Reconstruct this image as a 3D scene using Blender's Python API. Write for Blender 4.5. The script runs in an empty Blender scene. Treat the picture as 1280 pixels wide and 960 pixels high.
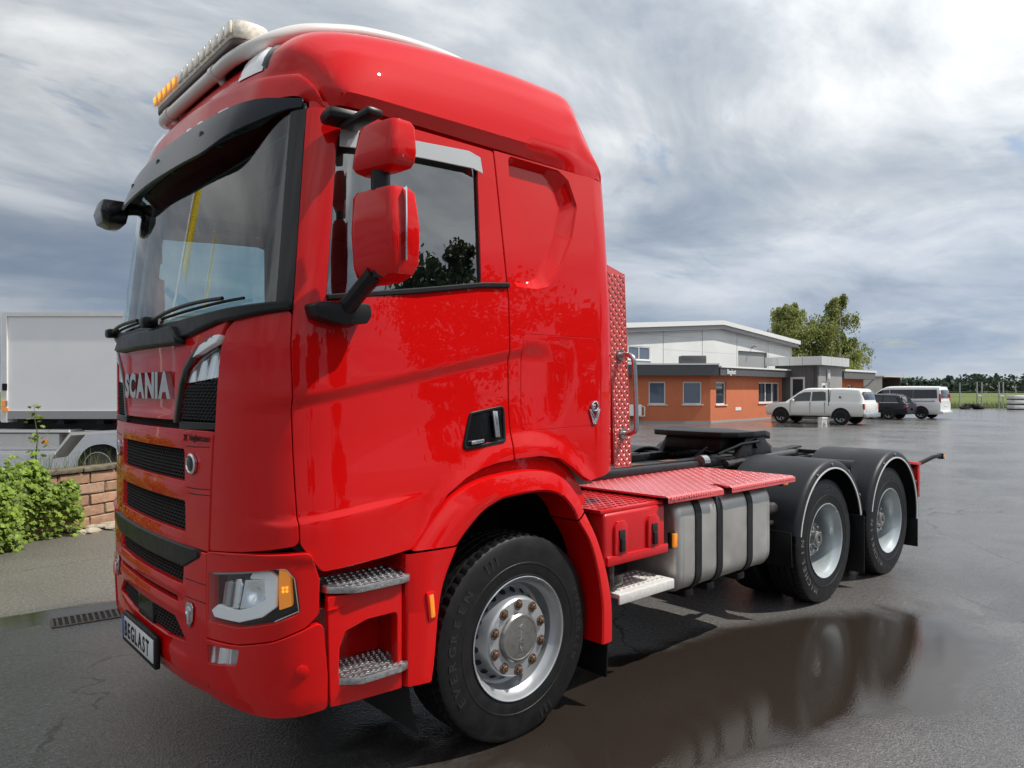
import bpy, bmesh, math, random
from mathutils import Vector, Matrix, Euler, geometry
from bisect import bisect_right
import numpy as np
random.seed(7); RNG=np.random.default_rng(7)
R_=math.radians
scn=bpy.context.scene
COL=scn.collection

# ------------------------------------------------------------------ camera
cam_d=bpy.data.cameras.new('camera'); cam=bpy.data.objects.new('camera',cam_d); COL.objects.link(cam)
cam.location=(2.387,3.77,1.72)
cam.rotation_euler=(R_(90.0),0,R_(137.8))       # looks along (-0.672,-0.741,0)
cam_d.lens=25.03; cam_d.sensor_width=36; cam_d.shift_y=8/1280; cam_d.clip_start=.05; cam_d.clip_end=3000
scn.camera=cam

# ------------------------------------------------------------------ sky and sun
SUN=Vector((-.38,.42,.82)).normalized()
W=bpy.data.worlds.new('World'); scn.world=W; W.use_nodes=True
nt=W.node_tree; nt.nodes.clear(); N=nt.nodes.new; L=nt.links.new
def wn(t,**k):
    n=N(t)
    for a,b in k.items(): setattr(n,a,b)
    return n
def wmath(op,a,b=None):
    n=N('ShaderNodeMath'); n.operation=op
    for i,v in enumerate((a,b)):
        if v is None: continue
        if isinstance(v,(int,float)): n.inputs[i].default_value=v
        else: L(v,n.inputs[i])
    return n.outputs[0]
def wmix(f,a,b):
    n=N('ShaderNodeMix'); n.data_type='RGBA'
    for i,v in ((0,f),(6,a),(7,b)):
        if isinstance(v,(int,float)): n.inputs[i].default_value=v
        elif isinstance(v,tuple): n.inputs[i].default_value=v+(1,)
        else: L(v,n.inputs[i])
    return n.outputs[2]
def wramp(f,stops,cardinal=False):
    n=N('ShaderNodeValToRGB'); cr=n.color_ramp
    while len(cr.elements)<len(stops): cr.elements.new(.5)
    for e,(p,c) in zip(cr.elements,stops):
        e.position=p; e.color=c+(1,) if isinstance(c,tuple) else (c,c,c,1)
    L(f,n.inputs[0]); return n.outputs[0]
sky=N('ShaderNodeTexSky'); sky.sky_type='NISHITA'; sky.sun_disc=False
sky.sun_elevation=math.asin(SUN.z); sky.sun_rotation=math.atan2(SUN.x,SUN.y); sky.air_density=1.0; sky.dust_density=1.5
skyc=N('ShaderNodeVectorMath'); skyc.operation='SCALE'; L(sky.outputs[0],skyc.inputs[0]); skyc.inputs[3].default_value=.10
tc=N('ShaderNodeTexCoord'); sep=N('ShaderNodeSeparateXYZ'); L(tc.outputs['Generated'],sep.inputs[0])
zz=wmath('MAXIMUM',sep.outputs[2],0.0)
den=wmath('ADD',zz,.16)
comb=N('ShaderNodeCombineXYZ'); L(wmath('DIVIDE',sep.outputs[0],den),comb.inputs[0]); L(wmath('DIVIDE',sep.outputs[1],den),comb.inputs[1])
def wnoise(scale,detail,rough,rot,sc,dist=0.0,loc=(0,0,0)):
    m=N('ShaderNodeMapping'); m.inputs['Rotation'].default_value=(0,0,R_(rot)); m.inputs['Scale'].default_value=sc; m.inputs['Location'].default_value=loc
    L(comb.outputs[0],m.inputs[0]); n=N('ShaderNodeTexNoise'); L(m.outputs[0],n.inputs['Vector'])
    n.inputs['Scale'].default_value=scale; n.inputs['Detail'].default_value=detail; n.inputs['Roughness'].default_value=rough; n.inputs['Distortion'].default_value=dist
    return n.outputs['Fac']
big=wnoise(.5,3,.5,20,(1,1,1),.3,(9.3,2.2,0))
streak=wnoise(1.3,7,.58,62,(.70,1.10,1),.6,(7.4,5.2,0))
fine=wnoise(3.4,7,.62,55,(.5,1.2,1),.35,(5.4,.2,0))
mixv=wmath('ADD',wmath('ADD',wmath('MULTIPLY',big,.54),wmath('MULTIPLY',streak,.42)),wmath('MULTIPLY',fine,.12))
cl=wramp(mixv,[(.40,(.195,.240,.300)),(.47,(.29,.335,.395)),(.53,(.44,.475,.515)),(.60,(.72,.74,.755)),(.70,(1.0,1.0,1.0))])
# the deck of cloud is heavier and bluer low down, with a pale strip right above the horizon
low=wmath('SUBTRACT',1.0,wramp(zz,[(.0,0.0),(.06,.10),(.34,1.0)]))
lowc=wramp(wnoise(.9,6,.55,10,(1,1,1),.4,(8.2,1.4,0)),[(.38,(.195,.275,.405)),(.52,(.265,.350,.480)),(.64,(.46,.52,.60)),(.78,(.80,.83,.85))])
cl2=wmix(wmath('MULTIPLY',low,.88),cl,lowc)
strip=wramp(zz,[(.0,.75),(.016,.6),(.034,0.0)])
cl3=wmix(strip,cl2,(.52,.57,.62))
hole=wramp(wnoise(1.15,5,.6,35,(1,1.6,1),.5,(7.7,3.9,0)),[(.64,0.0),(.70,1.0)])
col0=wmix(wmath('MULTIPLY',hole,.7),cl3,skyc.outputs[0])
# an overcast sky grows brighter towards the zenith
az=wmath('ADD',wmath('MULTIPLY',sep.outputs[0],SUN.x/math.hypot(SUN.x,SUN.y)),wmath('MULTIPLY',sep.outputs[1],SUN.y/math.hypot(SUN.x,SUN.y)))
zen=wmath('MULTIPLY',wmath('ADD',wmath('MULTIPLY',zz,.80),.74),wmath('ADD',wmath('MULTIPLY',az,.30),1.0))
sc_=N('ShaderNodeVectorMath'); sc_.operation='SCALE'; L(col0,sc_.inputs[0]); L(zen,sc_.inputs[3]); col=sc_.outputs[0]
bg=N('ShaderNodeBackground'); L(col,bg.inputs[0]); bg.inputs[1].default_value=1.0
wo=N('ShaderNodeOutputWorld'); L(bg.outputs[0],wo.inputs[0])
W.cycles.sampling_method='MANUAL'; W.cycles.sample_map_resolution=512
sl=bpy.data.lights.new('sun','SUN'); sl.energy=3.8; sl.angle=R_(.6); sl.color=(1,.95,.88)
so=bpy.data.objects.new('sun',sl); COL.objects.link(so); so.rotation_euler=SUN.to_track_quat('Z','Y').to_euler(); so.location=(-20,10,30)
vs=scn.view_settings; vs.view_transform='Standard'; vs.look='None'; vs.gamma=1; vs.exposure=0.34; vs.use_curve_mapping=False
scn.cycles.max_bounces=8; scn.cycles.transparent_max_bounces=12; scn.cycles.glossy_bounces=4; scn.cycles.diffuse_bounces=3
scn.cycles.caustics_reflective=False; scn.cycles.caustics_refractive=False

# ------------------------------------------------------------------ materials
MATS={}
def nodes(name):
    m=bpy.data.materials.new(name); m.use_nodes=True; t=m.node_tree; t.nodes.clear()
    o=t.nodes.new('ShaderNodeOutputMaterial'); return m,t,o
def pm(name,base,rough=.5,metal=0,coat=0,spec=.5,var=0,vscale=8,bump=0,bscale=60,rvar=0,emit=None,es=0,coatr=.03,detail=5):
    """Principled material with noise-driven variation of colour, gloss and relief."""
    m,t,o=nodes(name); b=t.nodes.new('ShaderNodeBsdfPrincipled'); t.links.new(b.outputs[0],o.inputs[0])
    b.inputs['Base Color'].default_value=(*base,1); b.inputs['Roughness'].default_value=rough; b.inputs['Metallic'].default_value=metal
    b.inputs['Coat Weight'].default_value=coat; b.inputs['Coat Roughness'].default_value=coatr; b.inputs['Specular IOR Level'].default_value=spec
    g=t.nodes.new('ShaderNodeNewGeometry')
    if var or rvar:
        n=t.nodes.new('ShaderNodeTexNoise'); n.inputs['Scale'].default_value=vscale; n.inputs['Detail'].default_value=detail; n.inputs['Roughness'].default_value=.6
        t.links.new(g.outputs['Position'],n.inputs['Vector'])
        if var:
            r=t.nodes.new('ShaderNodeValToRGB'); r.color_ramp.elements[0].position=.3; r.color_ramp.elements[1].position=.7
            r.color_ramp.elements[0].color=(*[max(0,c*(1-var)) for c in base],1); r.color_ramp.elements[1].color=(*[min(1,c*(1+var)) for c in base],1)
            t.links.new(n.outputs['Fac'],r.inputs[0]); t.links.new(r.outputs[0],b.inputs['Base Color'])
        if rvar:
            mr=t.nodes.new('ShaderNodeMapRange'); mr.inputs[1].default_value=.3; mr.inputs[2].default_value=.7; mr.inputs[3].default_value=max(0,rough-rvar); mr.inputs[4].default_value=min(1,rough+rvar)
            t.links.new(n.outputs['Fac'],mr.inputs[0]); t.links.new(mr.outputs[0],b.inputs['Roughness'])
    if bump:
        n2=t.nodes.new('ShaderNodeTexNoise'); n2.inputs['Scale'].default_value=bscale; n2.inputs['Detail'].default_value=4
        t.links.new(g.outputs['Position'],n2.inputs['Vector'])
        bp=t.nodes.new('ShaderNodeBump'); bp.inputs['Strength'].default_value=bump; bp.inputs['Distance'].default_value=.01
        t.links.new(n2.outputs['Fac'],bp.inputs['Height']); t.links.new(bp.outputs[0],b.inputs['Normal'])
    if emit: b.inputs['Emission Color'].default_value=(*emit,1); b.inputs['Emission Strength'].default_value=es
    MATS[name]=m; return m
def glassm(name,tint,rough=.0,refl=1.0,ior=1.5):
    m,t,o=nodes(name); tr=t.nodes.new('ShaderNodeBsdfTransparent'); tr.inputs[0].default_value=(*tint,1)
    gl=t.nodes.new('ShaderNodeBsdfGlossy'); gl.inputs['Roughness'].default_value=rough; gl.inputs[0].default_value=(refl,refl,refl,1)
    fr=t.nodes.new('ShaderNodeFresnel'); gb=t.nodes.new('ShaderNodeNewGeometry'); mf=t.nodes.new('ShaderNodeMix'); mf.data_type='FLOAT'; mf.inputs[2].default_value=ior; mf.inputs[3].default_value=1/ior; t.links.new(gb.outputs['Backfacing'],mf.inputs[0]); t.links.new(mf.outputs[0],fr.inputs[0])   # a thin pane mirrors alike from both sides
    mx=t.nodes.new('ShaderNodeMixShader'); t.links.new(fr.outputs[0],mx.inputs[0]); t.links.new(tr.outputs[0],mx.inputs[1]); t.links.new(gl.outputs[0],mx.inputs[2]); t.links.new(mx.outputs[0],o.inputs[0])
    MATS[name]=m; return m
red=pm('red_paint',(.57,.0026,.0027),.5,coat=.70,coatr=.012,spec=.03)
redp=pm('red_plastic',(.52,.006,.009),.34,coat=.25,coatr=.15,bump=.05,bscale=300)
redplate=pm('red_painted_tread_plate',(.62,.060,.062),.38,coat=1,coatr=.22,var=.10,vscale=30,spec=.8)  # pinkish base: the sky's sheen on the deck is put into the colour
blk=pm('black_plastic',(.006,.006,.0065),.40,spec=.3,bump=.06,bscale=400,rvar=.06,vscale=20)
blkg=pm('gloss_black',(.006,.006,.007),.14,coat=.25,spec=.3)
blkm=pm('black_matte',(.010,.010,.010),.85)
frame_m=pm('chassis_paint',(.012,.0125,.014),.45,spec=.3,rvar=.15,vscale=15,var=.4)
steelgrease=pm('greasy_steel',(.06,.055,.05),.32,metal=.6,var=.6,vscale=18,rvar=.15)
rust=pm('rusty_steel',(.13,.055,.028),.7,var=.5,vscale=30,bump=.3)
gmud=pm('mudguard_plastic',(.016,.017,.020),.42,spec=.3,bump=.12,bscale=250,rvar=.08,vscale=5)
rubber=pm('tyre_rubber',(.0075,.0075,.008),.50,spec=.32,var=.25,vscale=14,rvar=.10,bump=.08,bscale=120)
rubbl=pm('tyre_letters',(.016,.016,.0165),.38)
rubblw=pm('worn_tyre_letters',(.10,.10,.10),.45)
alu=pm('brushed_tank_aluminium',(.55,.535,.50),.40,metal=.75,var=.10,vscale=6,rvar=.08)
alub=pm('step_aluminium',(.42,.42,.42),.34,metal=.9,var=.25,vscale=50,rvar=.12)
alup=pm('pale_aluminium',(.72,.71,.68),.45,metal=.3,var=.12,vscale=40)
rimm=pm('wheel_silver_paint',(.44,.455,.47),.34,metal=.6,coat=.2,var=.06,vscale=9,rvar=.04)
rimp=pm('wheel_pale_paint',(.47,.52,.535),.32,metal=.35,coat=.3,var=.05,vscale=7,rvar=.04)
hubdk=pm('rear_hub',(.24,.235,.225),.35,metal=.7,var=.3,vscale=25)
hubm=pm('hub_cast',(.30,.29,.275),.36,metal=.85,var=.2,vscale=30,rvar=.1)
hubd=pm('hub_dark',(.14,.13,.12),.4,metal=.7,var=.5,vscale=40)
nutm=pm('rusty_nut',(.20,.125,.080),.42,metal=.8,var=.35,vscale=80)
chrome=pm('chrome',(.70,.70,.71),.12,metal=1)
satin=pm('satin_metal',(.50,.50,.50),.25,metal=1)
greystrip=pm('grey_strip',(.11,.105,.095),.3,metal=.5)
white=pm('white_paint',(.72,.71,.68),.35,coat=.4,var=.06,vscale=5)
pipew=pm('white_pipe',(.66,.64,.60),.3,coat=.4)
glass=glassm('windscreen_glass',(.80,.97,.96),0,1,1.9)
glassd=glassm('side_glass',(.66,.80,.79),0,1,2.7)
clearp=glassm('clear_lens',(.93,.95,.95),.02,1,1.45)
smoke=pm('smoked_visor',(.010,.013,.018),.22,coat=0,spec=.22)
deflm=pm('sky_pale_deflector',(.42,.44,.45),.15,coat=1)  # opaque pale grey paints the sky mirrored in the clear plastic
lensr=pm('lamp_reflector',(.90,.92,.94),.14,metal=.9)
lensg=pm('lamp_grey',(.42,.43,.44),.25,metal=.5)
lensw=pm('lamp_white',(.95,.96,.97),.25,coat=1)
amber=pm('amber_lens',(.75,.20,.01),.15,coat=1,emit=(1,.35,.02),es=.25)
amberlit=pm('lit_amber',(.9,.45,.03),.2,emit=(1,.50,.04),es=.7)
ledclear=pm('beacon_lens',(.78,.72,.60),.15,coat=1,var=.25,vscale=60,detail=2)
plw=pm('plate_white',(.74,.74,.72),.35,coat=.3)
pleu=pm('plate_blue',(.03,.09,.40),.35)
seatm=pm('seat_fabric',(.035,.035,.038),.9,bump=.2,bscale=300)
trim=pm('cab_trim',(.26,.265,.26),.75)
trimd=pm('dash_trim',(.035,.036,.038),.6)

# ------------------------------------------------------------------ object helpers
def tag(o,label=None,cat=None,group=None,kind=None):
    if label: o['label']=label
    if cat: o['category']=cat
    if group: o['group']=group
    if kind: o['kind']=kind
    return o
def empty(name,loc=(0,0,0),rz=0,parent=None):
    o=bpy.data.objects.new(name,None); o.empty_display_size=.1; COL.objects.link(o); o.location=loc; o.rotation_euler=(0,0,rz)
    if parent: o.parent=parent
    return o
def link(name,me,mat,parent=None,smooth=None):
    if mat is not None and not me.materials: me.materials.append(mat)
    if smooth is not None:
        me.shade_smooth()
        me.set_sharp_from_angle(angle=R_(smooth))
    o=bpy.data.objects.new(name,me); COL.objects.link(o)
    if parent: o.parent=parent
    return o
class MB:
    """Collects shapes; build() links them as one mesh object."""
    def __init__(s): s.v=[]; s.f=[]; s.m=[]; s.mats=[]; s.cur=0
    def use(s,mat):
        if mat not in s.mats: s.mats.append(mat)
        s.cur=s.mats.index(mat); return s
    def add(s,vs,fs,M=None):
        k=len(s.v); s.v+= [tuple(M@Vector(v)) for v in vs] if M else [tuple(v) for v in vs]
        s.f+=[tuple(i+k for i in f) for f in fs]; s.m+=[s.cur]*len(fs); return s
    def box(s,c,d,b=0,rot=None,seg=2):
        bm=bmesh.new(); bmesh.ops.create_cube(bm,size=1)
        for v in bm.verts: v.co=Vector((v.co.x*d[0],v.co.y*d[1],v.co.z*d[2]))
        if b: bmesh.ops.bevel(bm,geom=bm.edges[:],offset=b,segments=seg,profile=.5,affect='EDGES',clamp_overlap=True)
        M=Matrix.Translation(c)@(rot.to_matrix().to_4x4() if rot else Matrix())
        return s.bm(bm,M)
    def bm(s,bm,M=None):
        bm.verts.index_update(); s.add([v.co.copy() for v in bm.verts],[[v.index for v in f.verts] for f in bm.faces],M); bm.free(); return s
    def cyl(s,a,b,r,n=16,r2=None,cap=True):
        a=Vector(a); b=Vector(b); q=(b-a).normalized(); r2=r if r2 is None else r2
        t=q.orthogonal().normalized(); w=q.cross(t)
        vs=[a+(t*math.cos(k*2*math.pi/n)+w*math.sin(k*2*math.pi/n))*r for k in range(n)]+[b+(t*math.cos(k*2*math.pi/n)+w*math.sin(k*2*math.pi/n))*r2 for k in range(n)]
        fs=[(k,(k+1)%n,n+(k+1)%n,n+k) for k in range(n)]
        if cap: fs+=[tuple(range(n-1,-1,-1)),tuple(range(n,2*n))]
        return s.add(vs,fs)
    def tube(s,pts,r,n=10,cap=True):
        pts=[Vector(p) for p in pts]; vs=[]; fs=[]; up=None
        rr=r if isinstance(r,(list,tuple)) else [r]*len(pts)
        for i,p in enumerate(pts):
            d=((pts[min(i+1,len(pts)-1)]-pts[max(i-1,0)])).normalized()
            if up is None: up=d.orthogonal().normalized()
            up=(up-d*up.dot(d)).normalized(); w=d.cross(up)
            vs+=[p+(up*math.cos(k*2*math.pi/n)+w*math.sin(k*2*math.pi/n))*rr[i] for k in range(n)]
        for i in range(len(pts)-1):
            fs+=[(i*n+k,i*n+(k+1)%n,(i+1)*n+(k+1)%n,(i+1)*n+k) for k in range(n)]
        if cap: fs+=[tuple(range(n-1,-1,-1)),tuple((len(pts)-1)*n+k for k in range(n))]
        return s.add(vs,fs)
    def prism(s,poly,h,M,b=0):
        """poly in local xy, extruded along local z from 0 to h."""
        n=len(poly)
        if b:
            bm=bmesh.new(); vv=[bm.verts.new((x,y,0)) for x,y in poly]; f=bm.faces.new(vv)
            r=bmesh.ops.extrude_face_region(bm,geom=[f]); up=[e for e in r['geom'] if isinstance(e,bmesh.types.BMVert)]
            bmesh.ops.translate(bm,vec=(0,0,h),verts=up); bmesh.ops.recalc_face_normals(bm,faces=bm.faces[:])
            ed=[e for e in bm.edges if e.calc_face_angle(0)>R_(25)]
            bmesh.ops.bevel(bm,geom=ed,offset=b,segments=2,profile=.5,affect='EDGES',clamp_overlap=True)
            return s.bm(bm,M)
        vs=[(x,y,0) for x,y in poly]+[(x,y,h) for x,y in poly]
        fs=[tuple(range(n-1,-1,-1)),tuple(range(n,2*n))]+[(k,(k+1)%n,n+(k+1)%n,n+k) for k in range(n)]
        return s.add(vs,fs,M)
    def lathe(s,prof,n,M,a0=0,a1=2*math.pi,fr=None):
        """prof: (radius, height) revolved about local z. fr(i,k,r)->r perturbs."""
        full=abs(a1-a0-2*math.pi)<1e-6; cnt=n if full else n+1; vs=[]; fs=[]; P=len(prof)
        for k in range(cnt):
            a=a0+(a1-a0)*k/n; c,q=math.cos(a),math.sin(a)
            for i,(r,h) in enumerate(prof):
                rr=fr(i,k,r) if fr else r
                vs.append((rr*c,rr*q,h))
        for k in range(n):
            k2=(k+1)%cnt
            fs+=[(k*P+i,k2*P+i,k2*P+i+1,k*P+i+1) for i in range(P-1)]
        return s.add(vs,fs,M)
    def grid(s,rows,closed=False):
        P=len(rows[0]); vs=[p for r in rows for p in r]; fs=[]
        for j in range(len(rows)-1):
            for i in range(P-1 if not closed else P):
                fs.append((j*P+i,j*P+(i+1)%P,(j+1)*P+(i+1)%P,(j+1)*P+i))
        return s.add(vs,fs)
    def build(s,name,mat=None,parent=None,smooth=30,recalc=True):
        me=bpy.data.meshes.new(name); me.from_pydata(s.v,[],s.f)
        mats=s.mats if s.mats else [mat]
        for m in mats: me.materials.append(m)
        if s.mats: me.polygons.foreach_set('material_index',s.m)
        if recalc:
            bm=bmesh.new(); bm.from_mesh(me); bmesh.ops.recalc_face_normals(bm,faces=bm.faces[:]); bm.to_mesh(me); bm.free()
        me.update()
        return link(name,me,None,parent,smooth)
def copy_tree(o,parent=None):
    c=o.copy(); COL.objects.link(c); c.parent=parent
    for ch in list(o.children): copy_tree(ch,c)
    return c
def mat4(o,x,y,z): # columns
    return Matrix(((x[0],y[0],z[0],o[0]),(x[1],y[1],z[1],o[1]),(x[2],y[2],z[2],o[2]),(0,0,0,1)))
YAX=lambda c,sgn=1: mat4(c,(1,0,0),(0,0,-sgn),(0,sgn,0)) if sgn>0 else mat4(c,(1,0,0),(0,0,1),(0,-1,0))   # local z -> +-Y
def rnd(poly,r,seg=4):
    """rounds the corners of a polygon; r a number or one per corner."""
    n=len(poly); out=[]
    for i in range(n):
        a,b,c=[Vector(poly[(i+k)%n]) for k in (-1,0,1)]; ri=r[i] if isinstance(r,(list,tuple)) else r
        d1=(a-b); d2=(c-b); l1=d1.length; l2=d2.length; d1/=l1; d2/=l2
        ang=d1.angle(d2)
        if ri<=0 or ang>R_(176): out.append(tuple(b)); continue
        t=min(ri/math.tan(ang/2),l1*.48,l2*.48)
        p0=b+d1*t; p1=b+d2*t
        for k in range(seg+1):
            q=k/seg; out.append(tuple(p0*(1-q)**2+b*2*q*(1-q)+p1*q*q))
    return out
_txt={}
def text_geo(s,size=1,off=0,ext=0,spacing=1.0):
    cu=bpy.data.curves.new('txt','FONT'); cu.body=s; cu.size=size; cu.offset=off; cu.extrude=ext; cu.space_character=spacing; cu.resolution_u=4
    ob=bpy.data.objects.new('txt',cu); COL.objects.link(ob)
    dg=bpy.context.evaluated_depsgraph_get(); e=ob.evaluated_get(dg); me=e.to_mesh()
    vs=[v.co.copy() for v in me.vertices]; fs=[tuple(p.vertices) for p in me.polygons]; e.to_mesh_clear()
    bpy.data.objects.remove(ob); bpy.data.curves.remove(cu)
    return vs,fs

# ------------------------------------------------------------------ cab skin: plan curve x height
def sm(a,b,x):
    t=min(1.0,max(0.0,(x-a)/(b-a))); return t*t*(3-2*t)
def itp(x,xs,ys):
    if x<=xs[0]: return ys[0]
    if x>=xs[-1]: return ys[-1]
    i=bisect_right(xs,x)-1; f=(x-xs[i])/(xs[i+1]-xs[i]); return ys[i]+(ys[i+1]-ys[i])*f
PL=[(1.372,0),(1.366,.25),(1.352,.5),(1.328,.72),(1.295,.9),(1.245,1.035),(1.185,1.115),(1.11,1.165),(1.0,1.198),(.8,1.216),(.4,1.224),(0,1.226),(-.45,1.226),(-.60,1.222),(-.69,1.195),(-.745,1.12),(-.765,1.0),(-.775,.7)]
def crv(P,n=20):
    out=[]; Q=[P[0]]+P+[P[-1]]
    for i in range(1,len(Q)-2):
        a,b,c,d=[Vector(Q[k]) for k in (i-1,i,i+1,i+2)]
        for k in range(n):
            t=k/n; out.append(.5*((2*b)+(c-a)*t+(2*a-5*b+4*c-d)*t*t+(3*b-a-3*c+d)*t**3))
    out.append(Vector(P[-1])); return out
_pt=crv([(PL[1][0],-PL[1][1])]+PL)[20:]
_LN=[0.0]
for a,b in zip(_pt,_pt[1:]): _LN.append(_LN[-1]+(b-a).length)
_PX=[p.x for p in _pt]; _PY=[p.y for p in _pt]
def plan(u):
    s=-1 if u<0 else 1; u=abs(u); return itp(u,_LN,_PX),s*itp(u,_LN,_PY)
_RZ=[.3,1.9,2.06,2.85,3.2]; _RV=[0,0,.02,.125,.19]
def cab(u,z):
    x,y=plan(u); au=abs(u); sg=-1 if u<0 else 1
    w=1-sm(.9,1.9,au)
    o=0.0
    if au>.75 and z<2.1:
        k=sm(.78,1.15,au)
        zc=1.70+(1.155-x)*.205
        e=zc-z
        o-=.017*sm(0,.06,e)*(1-sm(.2,.6,e))*k*(1-sm(-.15,-.4,x))
        zl=1.225+(1.16-x)*.12
        o+=.014*sm(0,.035,zl-z)*k*(1-sm(.8,.55,x))
        r=math.hypot(x/.68,(z-.5)/.90); o+=.020*sm(1.16,1.02,r)*(1 if x>-.75 else 0)
    xx=x-itp(z,_RZ,_RV)*w
    xx+=itp(z,[2.2,2.9,3.3],[0,.05,.14])*sm(-.1,-.6,x)
    return Vector((xx,(y+sg*o)*(1-itp(z,[1.9,2.1,2.85],[0,.003,.022])),z+.032*sm(2.08,2.80,z)))
def bump_(u,z):
    """bumper skin: a little prouder than the cab above it"""
    x,y=plan(u); au=abs(u); sg=-1 if u<0 else 1
    k=sm(.9,1.25,au); tuck=itp(z,[.42,.50,.66,1.2],[.035,.008,0,0])
    return Vector((x+.012-tuck*(1-k*.6),y+sg*(.022*k-tuck*k*.6),z))
def nrm(surf,u,z,e=.004):
    return (surf(u+e,z)-surf(u-e,z)).cross(surf(u,z+e)-surf(u,z-e)).normalized()
def S(surf,u,z,d): return surf(u,z)+nrm(surf,u,z)*d if d else surf(u,z)
def ux(x): # side x -> u
    lo,hi=.75,3.3
    for _ in range(40):
        m=(lo+hi)/2
        if plan(m)[0]>x: lo=m
        else: hi=m
    return lo
def SX(pts): return [(ux(x),z) for x,z in pts]
def ccw(p):
    a=sum(p[i][0]*p[(i+1)%len(p)][1]-p[(i+1)%len(p)][0]*p[i][1] for i in range(len(p)))
    return list(p) if a>0 else list(p)[::-1]
def inpoly(p,poly):
    x,y=p; c=False; j=len(poly)-1
    for i in range(len(poly)):
        xi,yi=poly[i]; xj,yj=poly[j]
        if (yi>y)!=(yj>y) and x<(xj-xi)*(y-yi)/(yj-yi)+xi: c=not c
        j=i
    return c
def panel(name,poly,mat,parent,surf=cab,d=0.0,t=.03,holes=(),du=.05,dz=.07,bev=.003,mirror=False,df=None,lines=()):
    res=[]
    for sg in ((1,-1) if mirror else (1,)):
        pl=ccw([(sg*u,z) for u,z in poly]); hs=[ccw([(sg*u,z) for u,z in h])[::-1] for h in holes]
        bm=bmesh.new()
        if hs:
            loops=[[Vector((u,z,0)) for u,z in q] for q in [pl]+hs]; flat=[v for q in loops for v in q]
            vv=[bm.verts.new(v) for v in flat]
            for tr in geometry.tessellate_polygon(loops):
                try: bm.faces.new([vv[i] for i in tr])
                except ValueError: pass
            bmesh.ops.recalc_face_normals(bm,faces=bm.faces[:])
        else:
            bm.faces.new([bm.verts.new((u,z,0)) for u,z in pl])
        us=[u for u,z in pl]; zs=[z for u,z in pl]
        gu=[k*du for k in range(math.ceil(min(us)/du),math.floor(max(us)/du)+1)]; gz=[k*dz for k in range(math.ceil(min(zs)/dz),math.floor(max(zs)/dz)+1)]
        for g in gu: bmesh.ops.bisect_plane(bm,geom=bm.verts[:]+bm.edges[:]+bm.faces[:],plane_co=(g,0,0),plane_no=(1,0,0),dist=1e-6)
        for g in gz: bmesh.ops.bisect_plane(bm,geom=bm.verts[:]+bm.edges[:]+bm.faces[:],plane_co=(0,g,0),plane_no=(0,1,0),dist=1e-6)
        for (lx,lz),(nx_,nz_) in lines: bmesh.ops.bisect_plane(bm,geom=bm.verts[:]+bm.edges[:]+bm.faces[:],plane_co=(sg*lx,lz,0),plane_no=(sg*nx_,nz_,0),dist=1e-6)
        if hs:
            dis=[]
            for e in bm.edges:
                if len(e.link_faces)!=2: continue
                a,b=e.verts[0].co,e.verts[1].co
                ong=(abs(a.x-b.x)<1e-5 and min(abs(a.x/du-round(a.x/du)),1)<1e-3) or (abs(a.y-b.y)<1e-5 and abs(a.y/dz-round(a.y/dz))<1e-3)
                for (lx,lz),(nx_,nz_) in lines:
                    if abs((a.x-sg*lx)*sg*nx_+(a.y-lz)*nz_)<1e-5 and abs((b.x-sg*lx)*sg*nx_+(b.y-lz)*nz_)<1e-5: ong=True
                if not ong: dis.append(e)
            if dis: bmesh.ops.dissolve_edges(bm,edges=dis,use_verts=False)
        for f in bm.faces:
            if f.normal.z<0: f.normal_flip()
        bm.verts.index_update(); bm.normal_update()
        V=[];NN=[]; F=[]; out={}
        for v in bm.verts:
            u,z=v.co.x,v.co.y; dd=d+(df(u,z) if df else 0)
            V.append(S(surf,u,z,dd)); NN.append(nrm(surf,u,z))
        if df:
            NN=[]
            for v in bm.verts:
                u,z=v.co.x,v.co.y; g=lambda a,b:S(surf,a,b,d+df(a,b)); e=.004
                NN.append((g(u+e,z)-g(u-e,z)).cross(g(u,z+e)-g(u,z-e)).normalized())
        for f in bm.faces: F.append([v.index for v in f.verts])
        be=[]
        for e in bm.edges:
            if len(e.link_faces)==1:
                l=e.link_loops[0]; a,b=l.vert,l.link_loop_next.vert; dx,dy=b.co.x-a.co.x,b.co.y-a.co.y; q=math.hypot(dx,dy) or 1
                n2=Vector((dy/q,-dx/q)); be.append((a.index,b.index))
                for w in (a,b): out[w.index]=out.get(w.index,Vector((0,0)))+n2
        r1={};r2={}
        bm.verts.ensure_lookup_table()
        for i,o2 in out.items():
            o2=o2.normalized() if o2.length>1e-6 else Vector((0,0))
            u,z=bm.verts[i].co.x,bm.verts[i].co.y; dd=d+(df(u,z) if df else 0)
            u2,z2=u+o2.x*bev,z+o2.y*bev; od=(surf(u+o2.x*.01,z+o2.y*.01)-surf(u,z)).normalized() if o2.length else NN[i]
            r1[i]=len(V); V.append(S(surf,u2,z2,dd-bev)); NN.append((NN[i]*.5+od).normalized())
            r2[i]=len(V); V.append(S(surf,u2,z2,dd-t)); NN.append(od)
        for a,b in be:
            F.append([b,a,r1[a],r1[b]]); F.append([r1[b],r1[a],r2[a],r2[b]])
        bm.free()
        me=bpy.data.meshes.new(name); me.from_pydata(V,[],F); me.materials.append(mat); me.shade_smooth(); me.update()
        me.normals_split_custom_set_from_vertices([tuple(n) for n in NN])
        o=bpy.data.objects.new(name,me); COL.objects.link(o); o.parent=parent; res.append(o)
    return res[0] if not mirror else res
def onsurf(surf,u,z,d=0.0):
    """frame on the skin: x along u, y up, z outward"""
    p=S(surf,u,z,d); n=nrm(surf,u,z); x=(surf(u+.01,z)-surf(u-.01,z)).normalized(); y=n.cross(x)
    return mat4(p,x,y,n)
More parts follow.
